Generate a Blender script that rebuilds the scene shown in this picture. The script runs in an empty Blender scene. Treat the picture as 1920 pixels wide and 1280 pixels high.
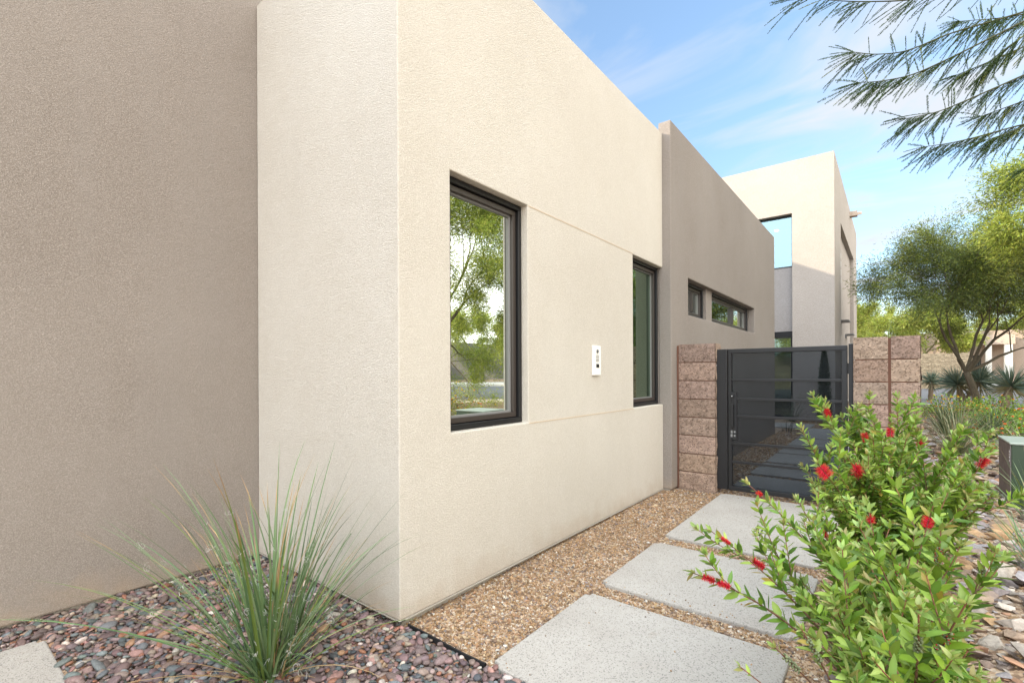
import bpy, bmesh, math, random
import numpy as np
from mathutils import Vector, Matrix
C = bpy.context.scene.collection
rng = np.random.default_rng(7)
random.seed(7)
EYE = 1.34                       # eye height above the path gravel; the camera stands at x = y = 0

# ---------------------------------------------------------------- camera (solved from the photograph's vanishing points)
CR = np.array([[0.7841, 0.6206, -0.0043], [-0.0032, -0.0028, -1.0], [-0.6206, 0.7842, -0.0002]])
FPX, CX, CY = 903.734, 960.0, 701.533
cam_d = bpy.data.cameras.new('camera'); cam = bpy.data.objects.new('camera', cam_d); C.objects.link(cam)
cam_d.sensor_width = 36; cam_d.lens = FPX / 1920 * 36; cam_d.shift_y = (CY - 640) / 1920
cam_d.clip_start = 0.05; cam_d.clip_end = 2000
M = Matrix([[CR[0][0], -CR[1][0], -CR[2][0], 0], [CR[0][1], -CR[1][1], -CR[2][1], 0], [CR[0][2], -CR[1][2], -CR[2][2], EYE], [0, 0, 0, 1]])
cam.matrix_world = M
bpy.context.scene.camera = cam

def at(px, py, d):
    """world point seen at photograph pixel (px, py), d metres deep (used only to measure the place)"""
    v = CR.T @ np.array([(px - CX) / FPX * d, (py - CY) / FPX * d, d])
    return np.array([v[0], v[1], v[2] + EYE])

# ---------------------------------------------------------------- node helpers
def mat(name):
    m = bpy.data.materials.new(name); m.use_nodes = True
    nt = m.node_tree; nt.nodes.clear()
    out = nt.nodes.new('ShaderNodeOutputMaterial')
    return m, nt, out
def N(nt, t, **kw):
    n = nt.nodes.new(t)
    for k, v in kw.items():
        if k.startswith('i_'): n.inputs[k[2:].replace('_', ' ')].default_value = v
        else: setattr(n, k, v)
    return n
def L(nt, a, b): nt.links.new(a, b)
def ramp(nt, fac, stops, interp='LINEAR'):
    r = nt.nodes.new('ShaderNodeValToRGB'); r.color_ramp.interpolation = interp
    el = r.color_ramp.elements
    while len(el) < len(stops): el.new(0.5)
    for e, (p, c) in zip(el, stops): e.position = p; e.color = (*c, 1)
    L(nt, fac, r.inputs[0]); return r.outputs[0]
def mix(nt, fac, a, b, blend='MIX'):
    m = nt.nodes.new('ShaderNodeMix'); m.data_type = 'RGBA'; m.blend_type = blend
    for s, v in ((0, fac), (6, a), (7, b)):
        if hasattr(v, 'links'): L(nt, v, m.inputs[s])
        elif isinstance(v, (int, float)): m.inputs[s].default_value = v
        else: m.inputs[s].default_value = (*v, 1)
    return m.outputs[2]
def noise(nt, vec, scale, detail=2, rough=0.5, out=0):
    n = nt.nodes.new('ShaderNodeTexNoise'); n.inputs['Scale'].default_value = scale
    n.inputs['Detail'].default_value = detail; n.inputs['Roughness'].default_value = rough
    if vec is not None: L(nt, vec, n.inputs['Vector'])
    return n.outputs[out]
def coords(nt): return N(nt, 'ShaderNodeNewGeometry').outputs['Position']
def bsdf(nt, out, color, rough=0.8, spec=0.3, metal=0.0):
    b = nt.nodes.new('ShaderNodeBsdfPrincipled')
    if hasattr(color, 'links'): L(nt, color, b.inputs['Base Color'])
    else: b.inputs['Base Color'].default_value = (*color, 1)
    b.inputs['Roughness'].default_value = rough; b.inputs['Specular IOR Level'].default_value = spec
    b.inputs['Metallic'].default_value = metal
    L(nt, b.outputs[0], out.inputs[0]); return b
def bump(nt, b, h, dist, strength=1.0):
    n = nt.nodes.new('ShaderNodeBump'); n.inputs['Distance'].default_value = dist; n.inputs['Strength'].default_value = strength
    L(nt, h, n.inputs['Height']); L(nt, n.outputs[0], b.inputs['Normal'])
def simple(name, color, rough=0.6, spec=0.3, metal=0.0):
    m, nt, out = mat(name); bsdf(nt, out, color, rough, spec, metal); return m

def stucco(name, base, dark, scale=290, dist=0.0046, streak=0.0):
    m, nt, out = mat(name); p = coords(nt)
    v = N(nt, 'ShaderNodeTexVoronoi', feature='SMOOTH_F1'); v.inputs['Scale'].default_value = scale * 0.62; v.inputs['Smoothness'].default_value = 0.6
    wv = N(nt, 'ShaderNodeVectorMath', operation='MULTIPLY_ADD'); L(nt, noise(nt, p, scale * 0.5, 2, out=1), wv.inputs[0]); wv.inputs[1].default_value = (0.012,) * 3; L(nt, p, wv.inputs[2])
    L(nt, wv.outputs[0], v.inputs['Vector'])
    n1 = noise(nt, p, scale, 3, 0.6)
    hm = N(nt, 'ShaderNodeMath', operation='MULTIPLY_ADD'); L(nt, v.outputs[0], hm.inputs[0]); hm.inputs[1].default_value = -0.9; L(nt, n1, hm.inputs[2])
    big = noise(nt, p, 0.8, 3)
    fine = ramp(nt, hm.outputs[0], [(0.0, dark), (0.42, base), (0.8, tuple(min(1, c * 1.08) for c in base))])
    col = mix(nt, ramp(nt, big, [(0.35, (0, 0, 0)), (0.7, (0.35,) * 3)]), fine, tuple(c * 0.93 for c in base))
    pz = N(nt, 'ShaderNodeSeparateXYZ'); L(nt, p, pz.inputs[0])
    ds = N(nt, 'ShaderNodeMath', operation='MULTIPLY_ADD'); L(nt, noise(nt, p, 5, 4, 0.6), ds.inputs[0]); ds.inputs[1].default_value = 0.55; L(nt, pz.outputs[2], ds.inputs[2])
    dm = ramp(nt, ds.outputs[0], [(0.27, (0.42,) * 3), (0.50, (0, 0, 0))])                     # soil splashed on the wall foot
    col = mix(nt, dm, col, (0.40, 0.30, 0.21))
    pt = ramp(nt, noise(nt, p, 2.3, 5, 0.6), [(0.40, (1, 1, 1)), (0.52, (0.98, 0.977, 0.97)), (0.60, (1.0, 1.0, 1.0)), (0.75, (0.968, 0.964, 0.957))])
    col = mix(nt, 1.0, col, pt, 'MULTIPLY')
    if streak:
        mp = N(nt, 'ShaderNodeMapping'); mp.inputs['Scale'].default_value = (2.2, 2.2, 0.16); L(nt, p, mp.inputs[0])
        s = ramp(nt, noise(nt, mp.outputs[0], 2.0, 4), [(0.48, (0, 0, 0)), (0.66, (streak,) * 3)])
        col = mix(nt, s, col, tuple(c * 0.72 for c in base))
    b = bsdf(nt, out, col, 0.92, 0.15)
    bump(nt, b, hm.outputs[0], dist, 1.0)
    return m

def vcol_mat(name, rough=0.8, spec=0.25, transl=0.0, mottle=0.0, mscale=60, bumpd=0.0, tcol=None):
    """colour from the per-piece attribute 'col'"""
    m, nt, out = mat(name)
    a = N(nt, 'ShaderNodeAttribute', attribute_name='col'); col = a.outputs['Color']
    if mottle:
        col = mix(nt, mottle, col, ramp(nt, noise(nt, coords(nt), mscale, 4, 0.65), [(0.3, (0.25,) * 3), (0.7, (1.0,) * 3)]), 'MULTIPLY')
    b = bsdf(nt, out, col, rough, spec)
    if bumpd: bump(nt, b, noise(nt, coords(nt), mscale * 2, 3), bumpd)
    if transl:
        t = nt.nodes.new('ShaderNodeBsdfTranslucent'); L(nt, mix(nt, 1.0, col, tcol or (1.0, 1.0, 0.55), 'MULTIPLY'), t.inputs[0])
        ms = nt.nodes.new('ShaderNodeMixShader'); ms.inputs[0].default_value = transl
        L(nt, b.outputs[0], ms.inputs[1]); L(nt, t.outputs[0], ms.inputs[2]); L(nt, ms.outputs[0], out.inputs[0])
    return m

MT = {}
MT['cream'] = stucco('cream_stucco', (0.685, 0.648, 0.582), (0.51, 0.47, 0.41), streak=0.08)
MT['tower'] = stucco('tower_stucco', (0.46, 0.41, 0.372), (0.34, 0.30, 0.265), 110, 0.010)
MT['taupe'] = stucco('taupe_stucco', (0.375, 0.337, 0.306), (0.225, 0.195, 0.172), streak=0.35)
MT['grey_stucco'] = stucco('grey_stucco', (0.34, 0.32, 0.31), (0.24, 0.22, 0.21), 90)
MT['tan_stucco'] = stucco('tan_stucco', (0.50, 0.40, 0.32), (0.40, 0.32, 0.26), 40)
def concrete(name, base, spk):
    m, nt, out = mat(name); p = coords(nt)
    v = N(nt, 'ShaderNodeTexVoronoi'); v.inputs['Scale'].default_value = 210; L(nt, p, v.inputs['Vector'])
    sp = N(nt, 'ShaderNodeSeparateColor'); L(nt, v.outputs['Color'], sp.inputs[0])
    dk = ramp(nt, sp.outputs[0], [(0.0, tuple(c * 0.28 for c in base)), (0.10, tuple(c * 0.42 for c in base)), (0.17, tuple(c * 0.9 for c in base)), (0.75, base), (1.0, tuple(min(1, c * 1.13) for c in base))])
    body = mix(nt, spk, base, dk)
    big = ramp(nt, noise(nt, p, 2.6, 4), [(0.3, (0.90, 0.885, 0.87)), (0.7, (1.04,) * 3)])
    col = mix(nt, 1.0, body, big, 'MULTIPLY')
    st = ramp(nt, noise(nt, p, 9, 5, 0.7), [(0.62, (1, 1, 1)), (0.8, (0.86, 0.82, 0.77))])
    col = mix(nt, 1.0, col, st, 'MULTIPLY')
    b = bsdf(nt, out, col, 0.85, 0.25); bump(nt, b, noise(nt, p, 260, 3), 0.004, 0.7); return m
MT['slab'] = concrete('exposed_concrete', (0.385, 0.362, 0.33), 0.62)
MT['foundation'] = concrete('foundation_concrete', (0.40, 0.37, 0.32), 0.4)
MT['kerb'] = concrete('kerb_concrete', (0.55, 0.52, 0.47), 0.2)
def splitface(name, base):
    m, nt, out = mat(name); p = coords(nt)
    a = N(nt, 'ShaderNodeAttribute', attribute_name='col')
    n1 = noise(nt, p, 26, 5, 0.65)
    c1 = ramp(nt, n1, [(0.25, tuple(c * 0.66 for c in base)), (0.5, base), (0.8, tuple(min(1, c * 1.35) for c in base))])
    v = N(nt, 'ShaderNodeTexVoronoi'); v.inputs['Scale'].default_value = 95; L(nt, p, v.inputs['Vector'])
    sp = N(nt, 'ShaderNodeSeparateColor'); L(nt, v.outputs['Color'], sp.inputs[0])
    dk = ramp(nt, sp.outputs[0], [(0.0, (0.25, 0.22, 0.22)), (0.12, (0.3, 0.27, 0.26)), (0.2, (1, 1, 1)), (0.93, (1, 1, 1)), (0.97, (1.5, 1.45, 1.4))])
    col = mix(nt, 0.58, c1, dk, 'MULTIPLY'); col = mix(nt, 1.0, col, a.outputs['Color'], 'MULTIPLY')
    b = bsdf(nt, out, col, 0.95, 0.1); bump(nt, b, noise(nt, p, 120, 5, 0.7), 0.012, 0.9); return m
MT['block'] = splitface('split_face_block', (0.30, 0.222, 0.172))
MT['yard_block'] = splitface('tan_block', (0.42, 0.33, 0.22))
MT['mortar'] = simple('rust_mortar', (0.16, 0.08, 0.055), 0.95, 0.1)
MT['gate'] = simple('black_powder_coat', (0.012, 0.012, 0.013), 0.42, 0.4)
MT['steel'] = simple('zinc_bolt', (0.6, 0.6, 0.6), 0.35, 0.5, 1.0)
m, nt, out = mat('perforated_mesh'); b = bsdf(nt, out, (0.009, 0.010, 0.012), 0.6, 0.04)
tr = N(nt, 'ShaderNodeBsdfTransparent'); ms = N(nt, 'ShaderNodeMixShader'); tr.inputs[0].default_value = (0.88, 0.94, 1.0, 1); ms.inputs[0].default_value = 0.47
L(nt, b.outputs[0], ms.inputs[1]); L(nt, tr.outputs[0], ms.inputs[2]); L(nt, ms.outputs[0], out.inputs[0]); MT['mesh'] = m
MT['bronze'] = simple('bronze_frame', (0.040, 0.032, 0.028), 0.38, 0.45)
MT['blackframe'] = simple('black_frame', (0.010, 0.010, 0.011), 0.4, 0.4)
def glass(name, refl, tint, body, see=0.0):
    m, nt, out = mat(name)
    g = N(nt, 'ShaderNodeBsdfGlossy'); g.inputs['Roughness'].default_value = 0.0; g.inputs[0].default_value = (*tint, 1)
    d = N(nt, 'ShaderNodeBsdfDiffuse'); d.inputs[0].default_value = (*body, 1); base = d.outputs[0]
    if see:
        t = N(nt, 'ShaderNodeBsdfTransparent'); t.inputs[0].default_value = (0.75, 0.85, 0.8, 1)
        s = N(nt, 'ShaderNodeMixShader'); s.inputs[0].default_value = see; L(nt, base, s.inputs[1]); L(nt, t.outputs[0], s.inputs[2]); base = s.outputs[0]
    lw = N(nt, 'ShaderNodeLayerWeight'); lw.inputs[0].default_value = 0.5
    mr = N(nt, 'ShaderNodeMapRange'); mr.inputs[3].default_value = refl; mr.inputs[4].default_value = 1.0; L(nt, lw.outputs['Fresnel'], mr.inputs[0])
    x = N(nt, 'ShaderNodeMixShader'); L(nt, mr.outputs[0], x.inputs[0]); L(nt, base, x.inputs[1]); L(nt, g.outputs[0], x.inputs[2]); L(nt, x.outputs[0], out.inputs[0])
    return m
MT['green_glass'] = glass('green_glass', 0.30, (0.62, 0.80, 0.62), (0.010, 0.017, 0.012))
MT['glass'] = glass('coated_glass', 0.72, (0.95, 1.0, 0.93), (0.012, 0.02, 0.015))
MT['teal_glass'] = glass('teal_glass', 0.24, (0.46, 0.62, 0.66), (0.03, 0.06, 0.066), 0.55)
MT['clear_glass'] = glass('clear_glass', 0.06, (0.8, 0.9, 0.85), (0.01, 0.015, 0.012), 0.85)
MT['white_plastic'] = simple('white_enamel', (0.78, 0.76, 0.70), 0.4, 0.4)
MT['dark_plastic'] = simple('dark_plastic', (0.02, 0.02, 0.02), 0.3, 0.5)
MT['grey_plastic'] = simple('grey_plastic', (0.18, 0.18, 0.18), 0.5, 0.4)
MT['edging'] = simple('black_steel_edging', (0.012, 0.012, 0.013), 0.6, 0.3)
MT['pebble'] = vcol_mat('river_pebble', 0.62, 0.35, 0, 0.55, 90, 0.0015)
MT['gravel'] = vcol_mat('crushed_gravel', 0.85, 0.2, 0, 0.35, 160)
MT['rock'] = vcol_mat('broken_rock', 0.9, 0.15, 0, 0.5, 45, 0.004)
MT['leaf'] = vcol_mat('leaf', 0.42, 0.45, 0.30)
MT['needle'] = vcol_mat('fine_leaf', 0.6, 0.3, 0.35)
MT['blade'] = vcol_mat('blade', 0.5, 0.35, 0.15)
MT['bark'] = vcol_mat('bark', 0.9, 0.15, 0, 0.6, 40, 0.006)
MT['petal'] = vcol_mat('petal', 0.6, 0.2, 0.3, tcol=(1, 0.6, 0.6))
MT['box_green'] = simple('green_enamel', (0.035, 0.055, 0.030), 0.45, 0.4)
MT['sign_white'] = simple('white_sign', (0.8, 0.8, 0.78), 0.5, 0.3)
m, nt, out = mat('box_side'); p = coords(nt)
b = bsdf(nt, out, ramp(nt, noise(nt, p, 14, 5, 0.7), [(0.3, (0.10, 0.085, 0.08)), (0.7, (0.19, 0.165, 0.155))]), 0.6, 0.3); MT['box_grey'] = m
m, nt, out = mat('asphalt'); p = coords(nt)
b = bsdf(nt, out, mix(nt, 1.0, ramp(nt, noise(nt, p, 90, 4), [(0.3, (0.10, 0.10, 0.105)), (0.7, (0.17, 0.17, 0.175))]), ramp(nt, noise(nt, p, 0.5, 4), [(0.3, (0.85,) * 3), (0.7, (1.1,) * 3)]), 'MULTIPLY'), 0.85, 0.25); MT['asphalt'] = m
# ground sheet under everything: warm decomposed granite with stony grain
m, nt, out = mat('desert_ground'); p = coords(nt)
v = N(nt, 'ShaderNodeTexVoronoi'); v.inputs['Scale'].default_value = 55; L(nt, p, v.inputs['Vector'])
sp = N(nt, 'ShaderNodeSeparateColor'); L(nt, v.outputs['Color'], sp.inputs[0])
c = ramp(nt, sp.outputs[0], [(0.0, (0.13, 0.085, 0.06)), (0.35, (0.30, 0.20, 0.13)), (0.7, (0.42, 0.30, 0.20)), (1.0, (0.52, 0.43, 0.34))])
c = mix(nt, 1.0, c, ramp(nt, noise(nt, p, 0.35, 4), [(0.3, (0.85,) * 3), (0.7, (1.12,) * 3)]), 'MULTIPLY')
b = bsdf(nt, out, c, 0.95, 0.1); bump(nt, b, v.outputs[0], 0.01, 0.6); MT['ground'] = m

# ---------------------------------------------------------------- object helpers
def link(o, parent=None):
    C.objects.link(o)
    if parent is not None: o.parent = parent
    return o
def tag(o, label=None, cat=None, group=None, kind=None):
    if label: o['label'] = label
    if cat: o['category'] = cat
    if group: o['group'] = group
    if kind: o['kind'] = kind
    return o
def thing(name, label, cat, loc=(0, 0, 0), group=None):
    o = bpy.data.objects.new(name, None); o.empty_display_size = 0.1; C.objects.link(o); o.location = loc
    return tag(o, label, cat, group)
def np_mesh(name, verts, faces, material, parent=None, cols=None, smooth=False):
    """faces: list of (n,k) index arrays; cols: per-vertex rgb; vertices in world space (moved into the parent's space)"""
    verts = np.asarray(verts, float).reshape(-1, 3)
    if parent is not None: verts = verts - np.array(parent.location)
    me = bpy.data.meshes.new(name)
    fs = [np.asarray(f, np.int32) for f in faces if len(f)]
    nl = sum(f.size for f in fs); npoly = sum(len(f) for f in fs)
    me.vertices.add(len(verts)); me.vertices.foreach_set('co', verts.astype(np.float32).ravel())
    me.loops.add(nl); me.loops.foreach_set('vertex_index', np.concatenate([f.ravel() for f in fs]))
    tot = np.concatenate([np.full(len(f), f.shape[1], np.int32) for f in fs])
    st = np.concatenate([[0], np.cumsum(tot)[:-1]]).astype(np.int32)
    me.polygons.add(npoly); me.polygons.foreach_set('loop_start', st); me.polygons.foreach_set('loop_total', tot)
    me.polygons.foreach_set('use_smooth', np.full(npoly, smooth))
    me.update(calc_edges=True); me.validate()
    if cols is not None:
        ca = np.ones((len(verts), 4), np.float32); ca[:, :3] = np.asarray(cols, np.float32)
        at_ = me.attributes.new('col', 'FLOAT_COLOR', 'POINT'); at_.data.foreach_set('color', ca.ravel())
    me.materials.append(material)
    return link(bpy.data.objects.new(name, me), parent)
class MB:
    """collects boxes, tubes, strips ... and links them as ONE mesh"""
    def __init__(s): s.v = []; s.f = {}; s.c = []; s.n = 0
    def add(s, v, faces, col=(1, 1, 1)):
        v = np.asarray(v, float).reshape(-1, 3)
        for f in faces: 
            f = np.asarray(f); s.f.setdefault(f.shape[1], []).append(f + s.n)
        s.v.append(v); s.n += len(v)
        c = np.asarray(col, float); s.c.append(np.tile(c, (len(v), 1)) if c.ndim == 1 else c)
    def box(s, x0, x1, y0, y1, z0, z1, col=(1, 1, 1)):
        v = [(x, y, z) for x in (x0, x1) for y in (y0, y1) for z in (z0, z1)]
        s.add(v, [np.array([[0, 1, 3, 2], [4, 6, 7, 5], [0, 4, 5, 1], [2, 3, 7, 6], [0, 2, 6, 4], [1, 5, 7, 3]])], col)
    def tube(s, pts, rad, sides=6, col=(1, 1, 1), cap=True):
        pts = np.asarray(pts, float); n = len(pts); rad = np.broadcast_to(np.asarray(rad, float), (n,))
        t = np.gradient(pts, axis=0); t /= np.linalg.norm(t, axis=1)[:, None] + 1e-9
        ref = np.array([0.31, 0.17, 0.93]); 
        a = np.cross(t, ref); bad = np.linalg.norm(a, axis=1) < 0.1; a[bad] = np.cross(t[bad], [1, 0, 0]); a /= np.linalg.norm(a, axis=1)[:, None]
        b = np.cross(t, a); th = np.arange(sides) * 2 * np.pi / sides
        v = pts[:, None] + rad[:, None, None] * (np.cos(th)[None, :, None] * a[:, None] + np.sin(th)[None, :, None] * b[:, None])
        i = np.arange(n - 1)[:, None] * sides; j = np.arange(sides)[None]; k = (j + 1) % sides
        q = np.stack([i + j, i + k, i + sides + k, i + sides + j], -1).reshape(-1, 4)
        fs = [q]
        if cap: fs.append(np.array([np.arange(sides)[::-1], np.arange(sides) + (n - 1) * sides]))
        c = np.asarray(col, float)
        if c.ndim == 2: c = np.repeat(c, sides, 0)
        s.add(v, fs, c)
    def strip(s, pts, width, side, col=(1, 1, 1)):
        """flat ribbon along pts"""
        pts = np.asarray(pts, float); n = len(pts); w = np.broadcast_to(np.asarray(width, float), (n,))[:, None] * 0.5
        v = np.stack([pts - side * w, pts + side * w], 1).reshape(-1, 3); i = np.arange(n - 1) * 2
        c = np.asarray(col, float)
        if c.ndim == 2: c = np.repeat(c, 2, 0)
        s.add(v, [np.stack([i, i + 1, i + 3, i + 2], -1)], c)
    def build(s, name, material, parent=None, smooth=False, bevel=0):
        o = np_mesh(name, np.concatenate(s.v), [np.concatenate(f) for f in s.f.values()], material, parent, np.concatenate(s.c), smooth)
        if bevel:
            md = o.modifiers.new('bevel', 'BEVEL'); md.width = bevel; md.segments = 2; md.limit_method = 'ANGLE'; md.angle_limit = 0.6
        return o
def unit(v): v = np.asarray(v, float); return v / (np.linalg.norm(v, axis=-1, keepdims=True) + 1e-9)
def rand_dirs(n): return unit(rng.normal(size=(n, 3)))
def bez(a, b, c, n):
    t = np.linspace(0, 1, n)[:, None]; return (1 - t) ** 2 * a + 2 * t * (1 - t) * b + t * t * c

# a facade with rectangular openings: u runs along the wall, z up; the slab has real thickness
def facade(name, u0, u1, z0, z1, openings, fn, thick, material, parent, bevel=0.012):
    us = sorted({u0, u1, *[o[i] for o in openings for i in (0, 1)]}); zs = sorted({z0, z1, *[o[i] for o in openings for i in (2, 3)]})
    bm = bmesh.new()
    def solid(a, b, c, d):
        mu, mz = (a + b) / 2, (c + d) / 2
        return not any(o[0] < mu < o[1] and o[2] < mz < o[3] for o in openings)
    V = {}
    def vt(u, z, n):
        k = (round(u, 5), round(z, 5), n)
        if k not in V: V[k] = bm.verts.new(Vector(fn(u, z, thick * n)) - (parent.location if parent else Vector()))
        return V[k]
    cells = {(i, j) for i in range(len(us) - 1) for j in range(len(zs) - 1) if solid(us[i], us[i + 1], zs[j], zs[j + 1])}
    for i, j in cells:
        a, b, c, d = us[i], us[i + 1], zs[j], zs[j + 1]
        bm.faces.new([vt(a, c, 0), vt(b, c, 0), vt(b, d, 0), vt(a, d, 0)]); bm.faces.new([vt(a, c, 1), vt(a, d, 1), vt(b, d, 1), vt(b, c, 1)])
        for (di, dj), (p, q) in {(-1, 0): ((a, c), (a, d)), (1, 0): ((b, d), (b, c)), (0, -1): ((b, c), (a, c)), (0, 1): ((a, d), (b, d))}.items():
            if (i + di, j + dj) not in cells: bm.faces.new([vt(*p, 0), vt(*q, 0), vt(*q, 1), vt(*p, 1)])
    bmesh.ops.recalc_face_normals(bm, faces=bm.faces)
    me = bpy.data.meshes.new(name); bm.to_mesh(me); bm.free(); me.materials.append(material)
    o = link(bpy.data.objects.new(name, me), parent)
    if bevel:
        md = o.modifiers.new('bevel', 'BEVEL'); md.width = bevel; md.segments = 3; md.limit_method = 'ANGLE'; md.angle_limit = 0.6
    return o

# ---------------------------------------------------------------- terrain
ROAD_NEAR = np.array([(-60, 44), (-12, 28), (1.6, 19.3), (8, 15.0), (12.2, 9.5), (14.5, 2), (15.5, -10), (15.5, -60)], float)
def road_dist(x, y):
    """signed distance beyond the near kerb (positive on the road side)"""
    x = np.asarray(x, float); y = np.asarray(y, float); best = np.full(x.shape, 1e9); sg = np.zeros(x.shape)
    for a, b in zip(ROAD_NEAR[:-1], ROAD_NEAR[1:]):
        d = b - a; l2 = d @ d
        t = np.clip(((x - a[0]) * d[0] + (y - a[1]) * d[1]) / l2, 0, 1)
        qx, qy = x - a[0] - t * d[0], y - a[1] - t * d[1]; dd = np.hypot(qx, qy); s = -(d[0] * qy - d[1] * qx) * -1
        m_ = dd < best - 1e-9; best = np.where(m_, dd, best); sg = np.where(m_, np.sign(s), sg)
    return best * sg
ROAD_W = 10.5
def sstep(a, b, x): t = np.clip((np.asarray(x, float) - a) / (b - a), 0, 1); return t * t * (3 - 2 * t)
def zg(x, y, raw=False):
    x = np.asarray(x, float); y = np.asarray(y, float)
    left = 0.0 + 0.0095 * np.clip(y - 1.6, 0, 14)
    right = 0.17 + 0.012 * np.clip(y - 2, 0, 12)
    z = left + (right - left) * sstep(-0.32, 0.55, x)
    d = road_dist(x, y)
    far = 0.26 + 0.036 * np.clip(d, 0, 18)
    w = sstep(-1.5, -0.2, d)
    z = z * (1 - w) + far * w
    if not raw: z = z - 0.07 * ((d > 0.02) & (d < ROAD_W - 0.02))
    return z
gx = np.concatenate([np.linspace(-500, -60, 9)[:-1], np.linspace(-60, -8, 27)[:-1], np.linspace(-8, 18, 131)[:-1], np.linspace(18, 60, 43)[:-1], np.linspace(60, 500, 9)])
gy = np.concatenate([np.linspace(-500, -60, 9)[:-1], np.linspace(-60, -3, 20)[:-1], np.linspace(-3, 32, 176)[:-1], np.linspace(32, 80, 49)[:-1], np.linspace(80, 600, 9)])
GX, GY = np.meshgrid(gx, gy, indexing='ij'); GZ = zg(GX, GY)
ny = len(gy); ii, jj = np.meshgrid(np.arange(len(gx) - 1), np.arange(ny - 1), indexing='ij'); a = (ii * ny + jj).ravel()
g = np_mesh('ground', np.stack([GX, GY, GZ], -1).reshape(-1, 3), [np.stack([a, a + ny, a + ny + 1, a + 1], -1)], MT['ground'], smooth=True); tag(g, kind='structure')
# road, kerbs and far pavement follow the near kerb line
fine = []
for a_, b_ in zip(ROAD_NEAR[:-1], ROAD_NEAR[1:]):
    n_ = max(2, int(np.linalg.norm(b_ - a_) / 1.0)); fine += [a_ + (b_ - a_) * t for t in np.arange(n_) / n_]
fine = np.array(fine + [ROAD_NEAR[-1]])
for _ in range(12): fine[1:-1] = 0.25 * fine[:-2] + 0.5 * fine[1:-1] + 0.25 * fine[2:]
tn = unit(np.gradient(fine, axis=0)); nrm = np.stack([-tn[:, 1], tn[:, 0]], -1)
if (nrm[len(nrm) // 2] @ np.array([1, 1])) < 0: nrm = -nrm
def band(name, d0, d1, h0, h1, material, n=5):
    ds = np.linspace(d0, d1, n); v = []
    for d_ in ds:
        q = fine + nrm * d_; v.append(np.stack([q[:, 0], q[:, 1], zg(q[:, 0], q[:, 1], True) + 0 * d_], -1))
    v = np.stack(v, 1); v[:, :, 2] += np.linspace(h0, h1, n)[None]
    m_ = len(fine); i, j = np.meshgrid(np.arange(m_ - 1), np.arange(n - 1), indexing='ij'); a = (i * n + j).ravel()
    return tag(np_mesh(name, v.reshape(-1, 3), [np.stack([a, a + 1, a + n + 1, a + n], -1)], material, smooth=True), kind='structure')
band('road', 0.1, ROAD_W - 0.1, 0.0, 0.0, MT['asphalt'], 8)
def kerb(d0, d1, top):
    mb = MB(); P = []
    for d_, h_ in ((d0, -0.15), (d0, top), (d1, top), (d1, -0.15)):
        q = fine + nrm * d_; P.append(np.stack([q[:, 0], q[:, 1], zg(q[:, 0], q[:, 1], True) + h_], -1))
    v = np.stack(P, 1); m_ = len(fine); i, j = np.meshgrid(np.arange(m_ - 1), np.arange(3), indexing='ij'); a = (i * 4 + j).ravel()
    return tag(np_mesh('kerb', v.reshape(-1, 3), [np.stack([a, a + 1, a + 5, a + 4], -1)], MT['kerb']), kind='structure')
kerb(-0.35, 0.12, 0.10); kerb(ROAD_W - 0.12, ROAD_W + 0.3, 0.12)
band('pavement', ROAD_W + 0.3, ROAD_W + 2.2, 0.115, 0.125, MT['kerb'], 3)

# ---------------------------------------------------------------- the house
X1, XS, XL = -2.025, -1.931, -3.636          # planes of the cream wall, the taupe wall and the recessed wall
house = thing('stucco_house', 'modern flat roofed stucco house in cream and taupe with black framed windows', 'house', (-2.5, 4, 0))
TOP1, TOP2 = 4.03, 4.155
fx = lambda X: (lambda u, z, n: (X - n, u, z))        # wall facing +x
fy = lambda Y: (lambda u, z, n: (u, Y + n, z))        # wall facing -y
W1 = (1.985, 2.745, 0.998, 2.533); W2 = (4.500, 5.40, 0.998, 2.525)
# cream block: the long wall, the short return wall, roof
facade('stucco_wall', 1.607, 5.283, 0.053, TOP1, [W1, (4.500, 5.283, 0.998, 2.525)], fx(X1), X1 - XL - 0.003, MT['cream'], house)
mb = MB(); mb.box(XL - 0.1, X1 - 0.035, 1.64, 5.27, -0.25, 0.051); mb.box(-12, XL - 0.03, -16, 2.58, -0.25, 0.033); mb.box(-6, XS - 0.03, 5.30, 11.2, -0.25, 0.053); mb.build('foundation', MT['foundation'], house)
# recessed taupe wing on the left
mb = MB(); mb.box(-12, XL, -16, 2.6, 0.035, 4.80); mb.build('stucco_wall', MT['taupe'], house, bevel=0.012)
# taupe wall beyond with the slot window
SL = (5.86, 9.39, 2.045, 2.485)
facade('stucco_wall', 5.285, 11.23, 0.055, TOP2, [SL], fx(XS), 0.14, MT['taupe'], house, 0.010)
mb = MB(); mb.box(-6, XS - 0.143, 5.287, 11.22, 0.055, 2.04); mb.box(-6, XS - 0.143, 5.287, 11.22, 2.49, TOP2 - 0.3)
mb.box(-6, XS - 0.143, 5.287, 5.855, 2.042, 2.488); mb.box(-6, XS - 0.143, 9.395, 11.22, 2.042, 2.488); mb.box(-2.6, XS - 0.062, 6.76, 7.03, 2.044, 2.486)
mb.build('stucco_wall', MT['taupe'], house)
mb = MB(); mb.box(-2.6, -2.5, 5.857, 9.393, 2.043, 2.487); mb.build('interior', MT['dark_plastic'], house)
# unseen upper storey shading the tower, with added blocks dappling the mesquite
mb = MB(); mb.box(-14, -6.002, 5.3, 12, 0.05, 6.28); mb.box(-14, -6.6, -8, 5.3, 0.05, 5.6); mb.box(-6.0, -5.2, 5.5, 7.3, 3.8, 7.6); mb.box(-6.0, -5.2, 2.62, 4.4, 0.0, 7.2); mb.build('stucco_wall', MT['cream'], house)
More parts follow.
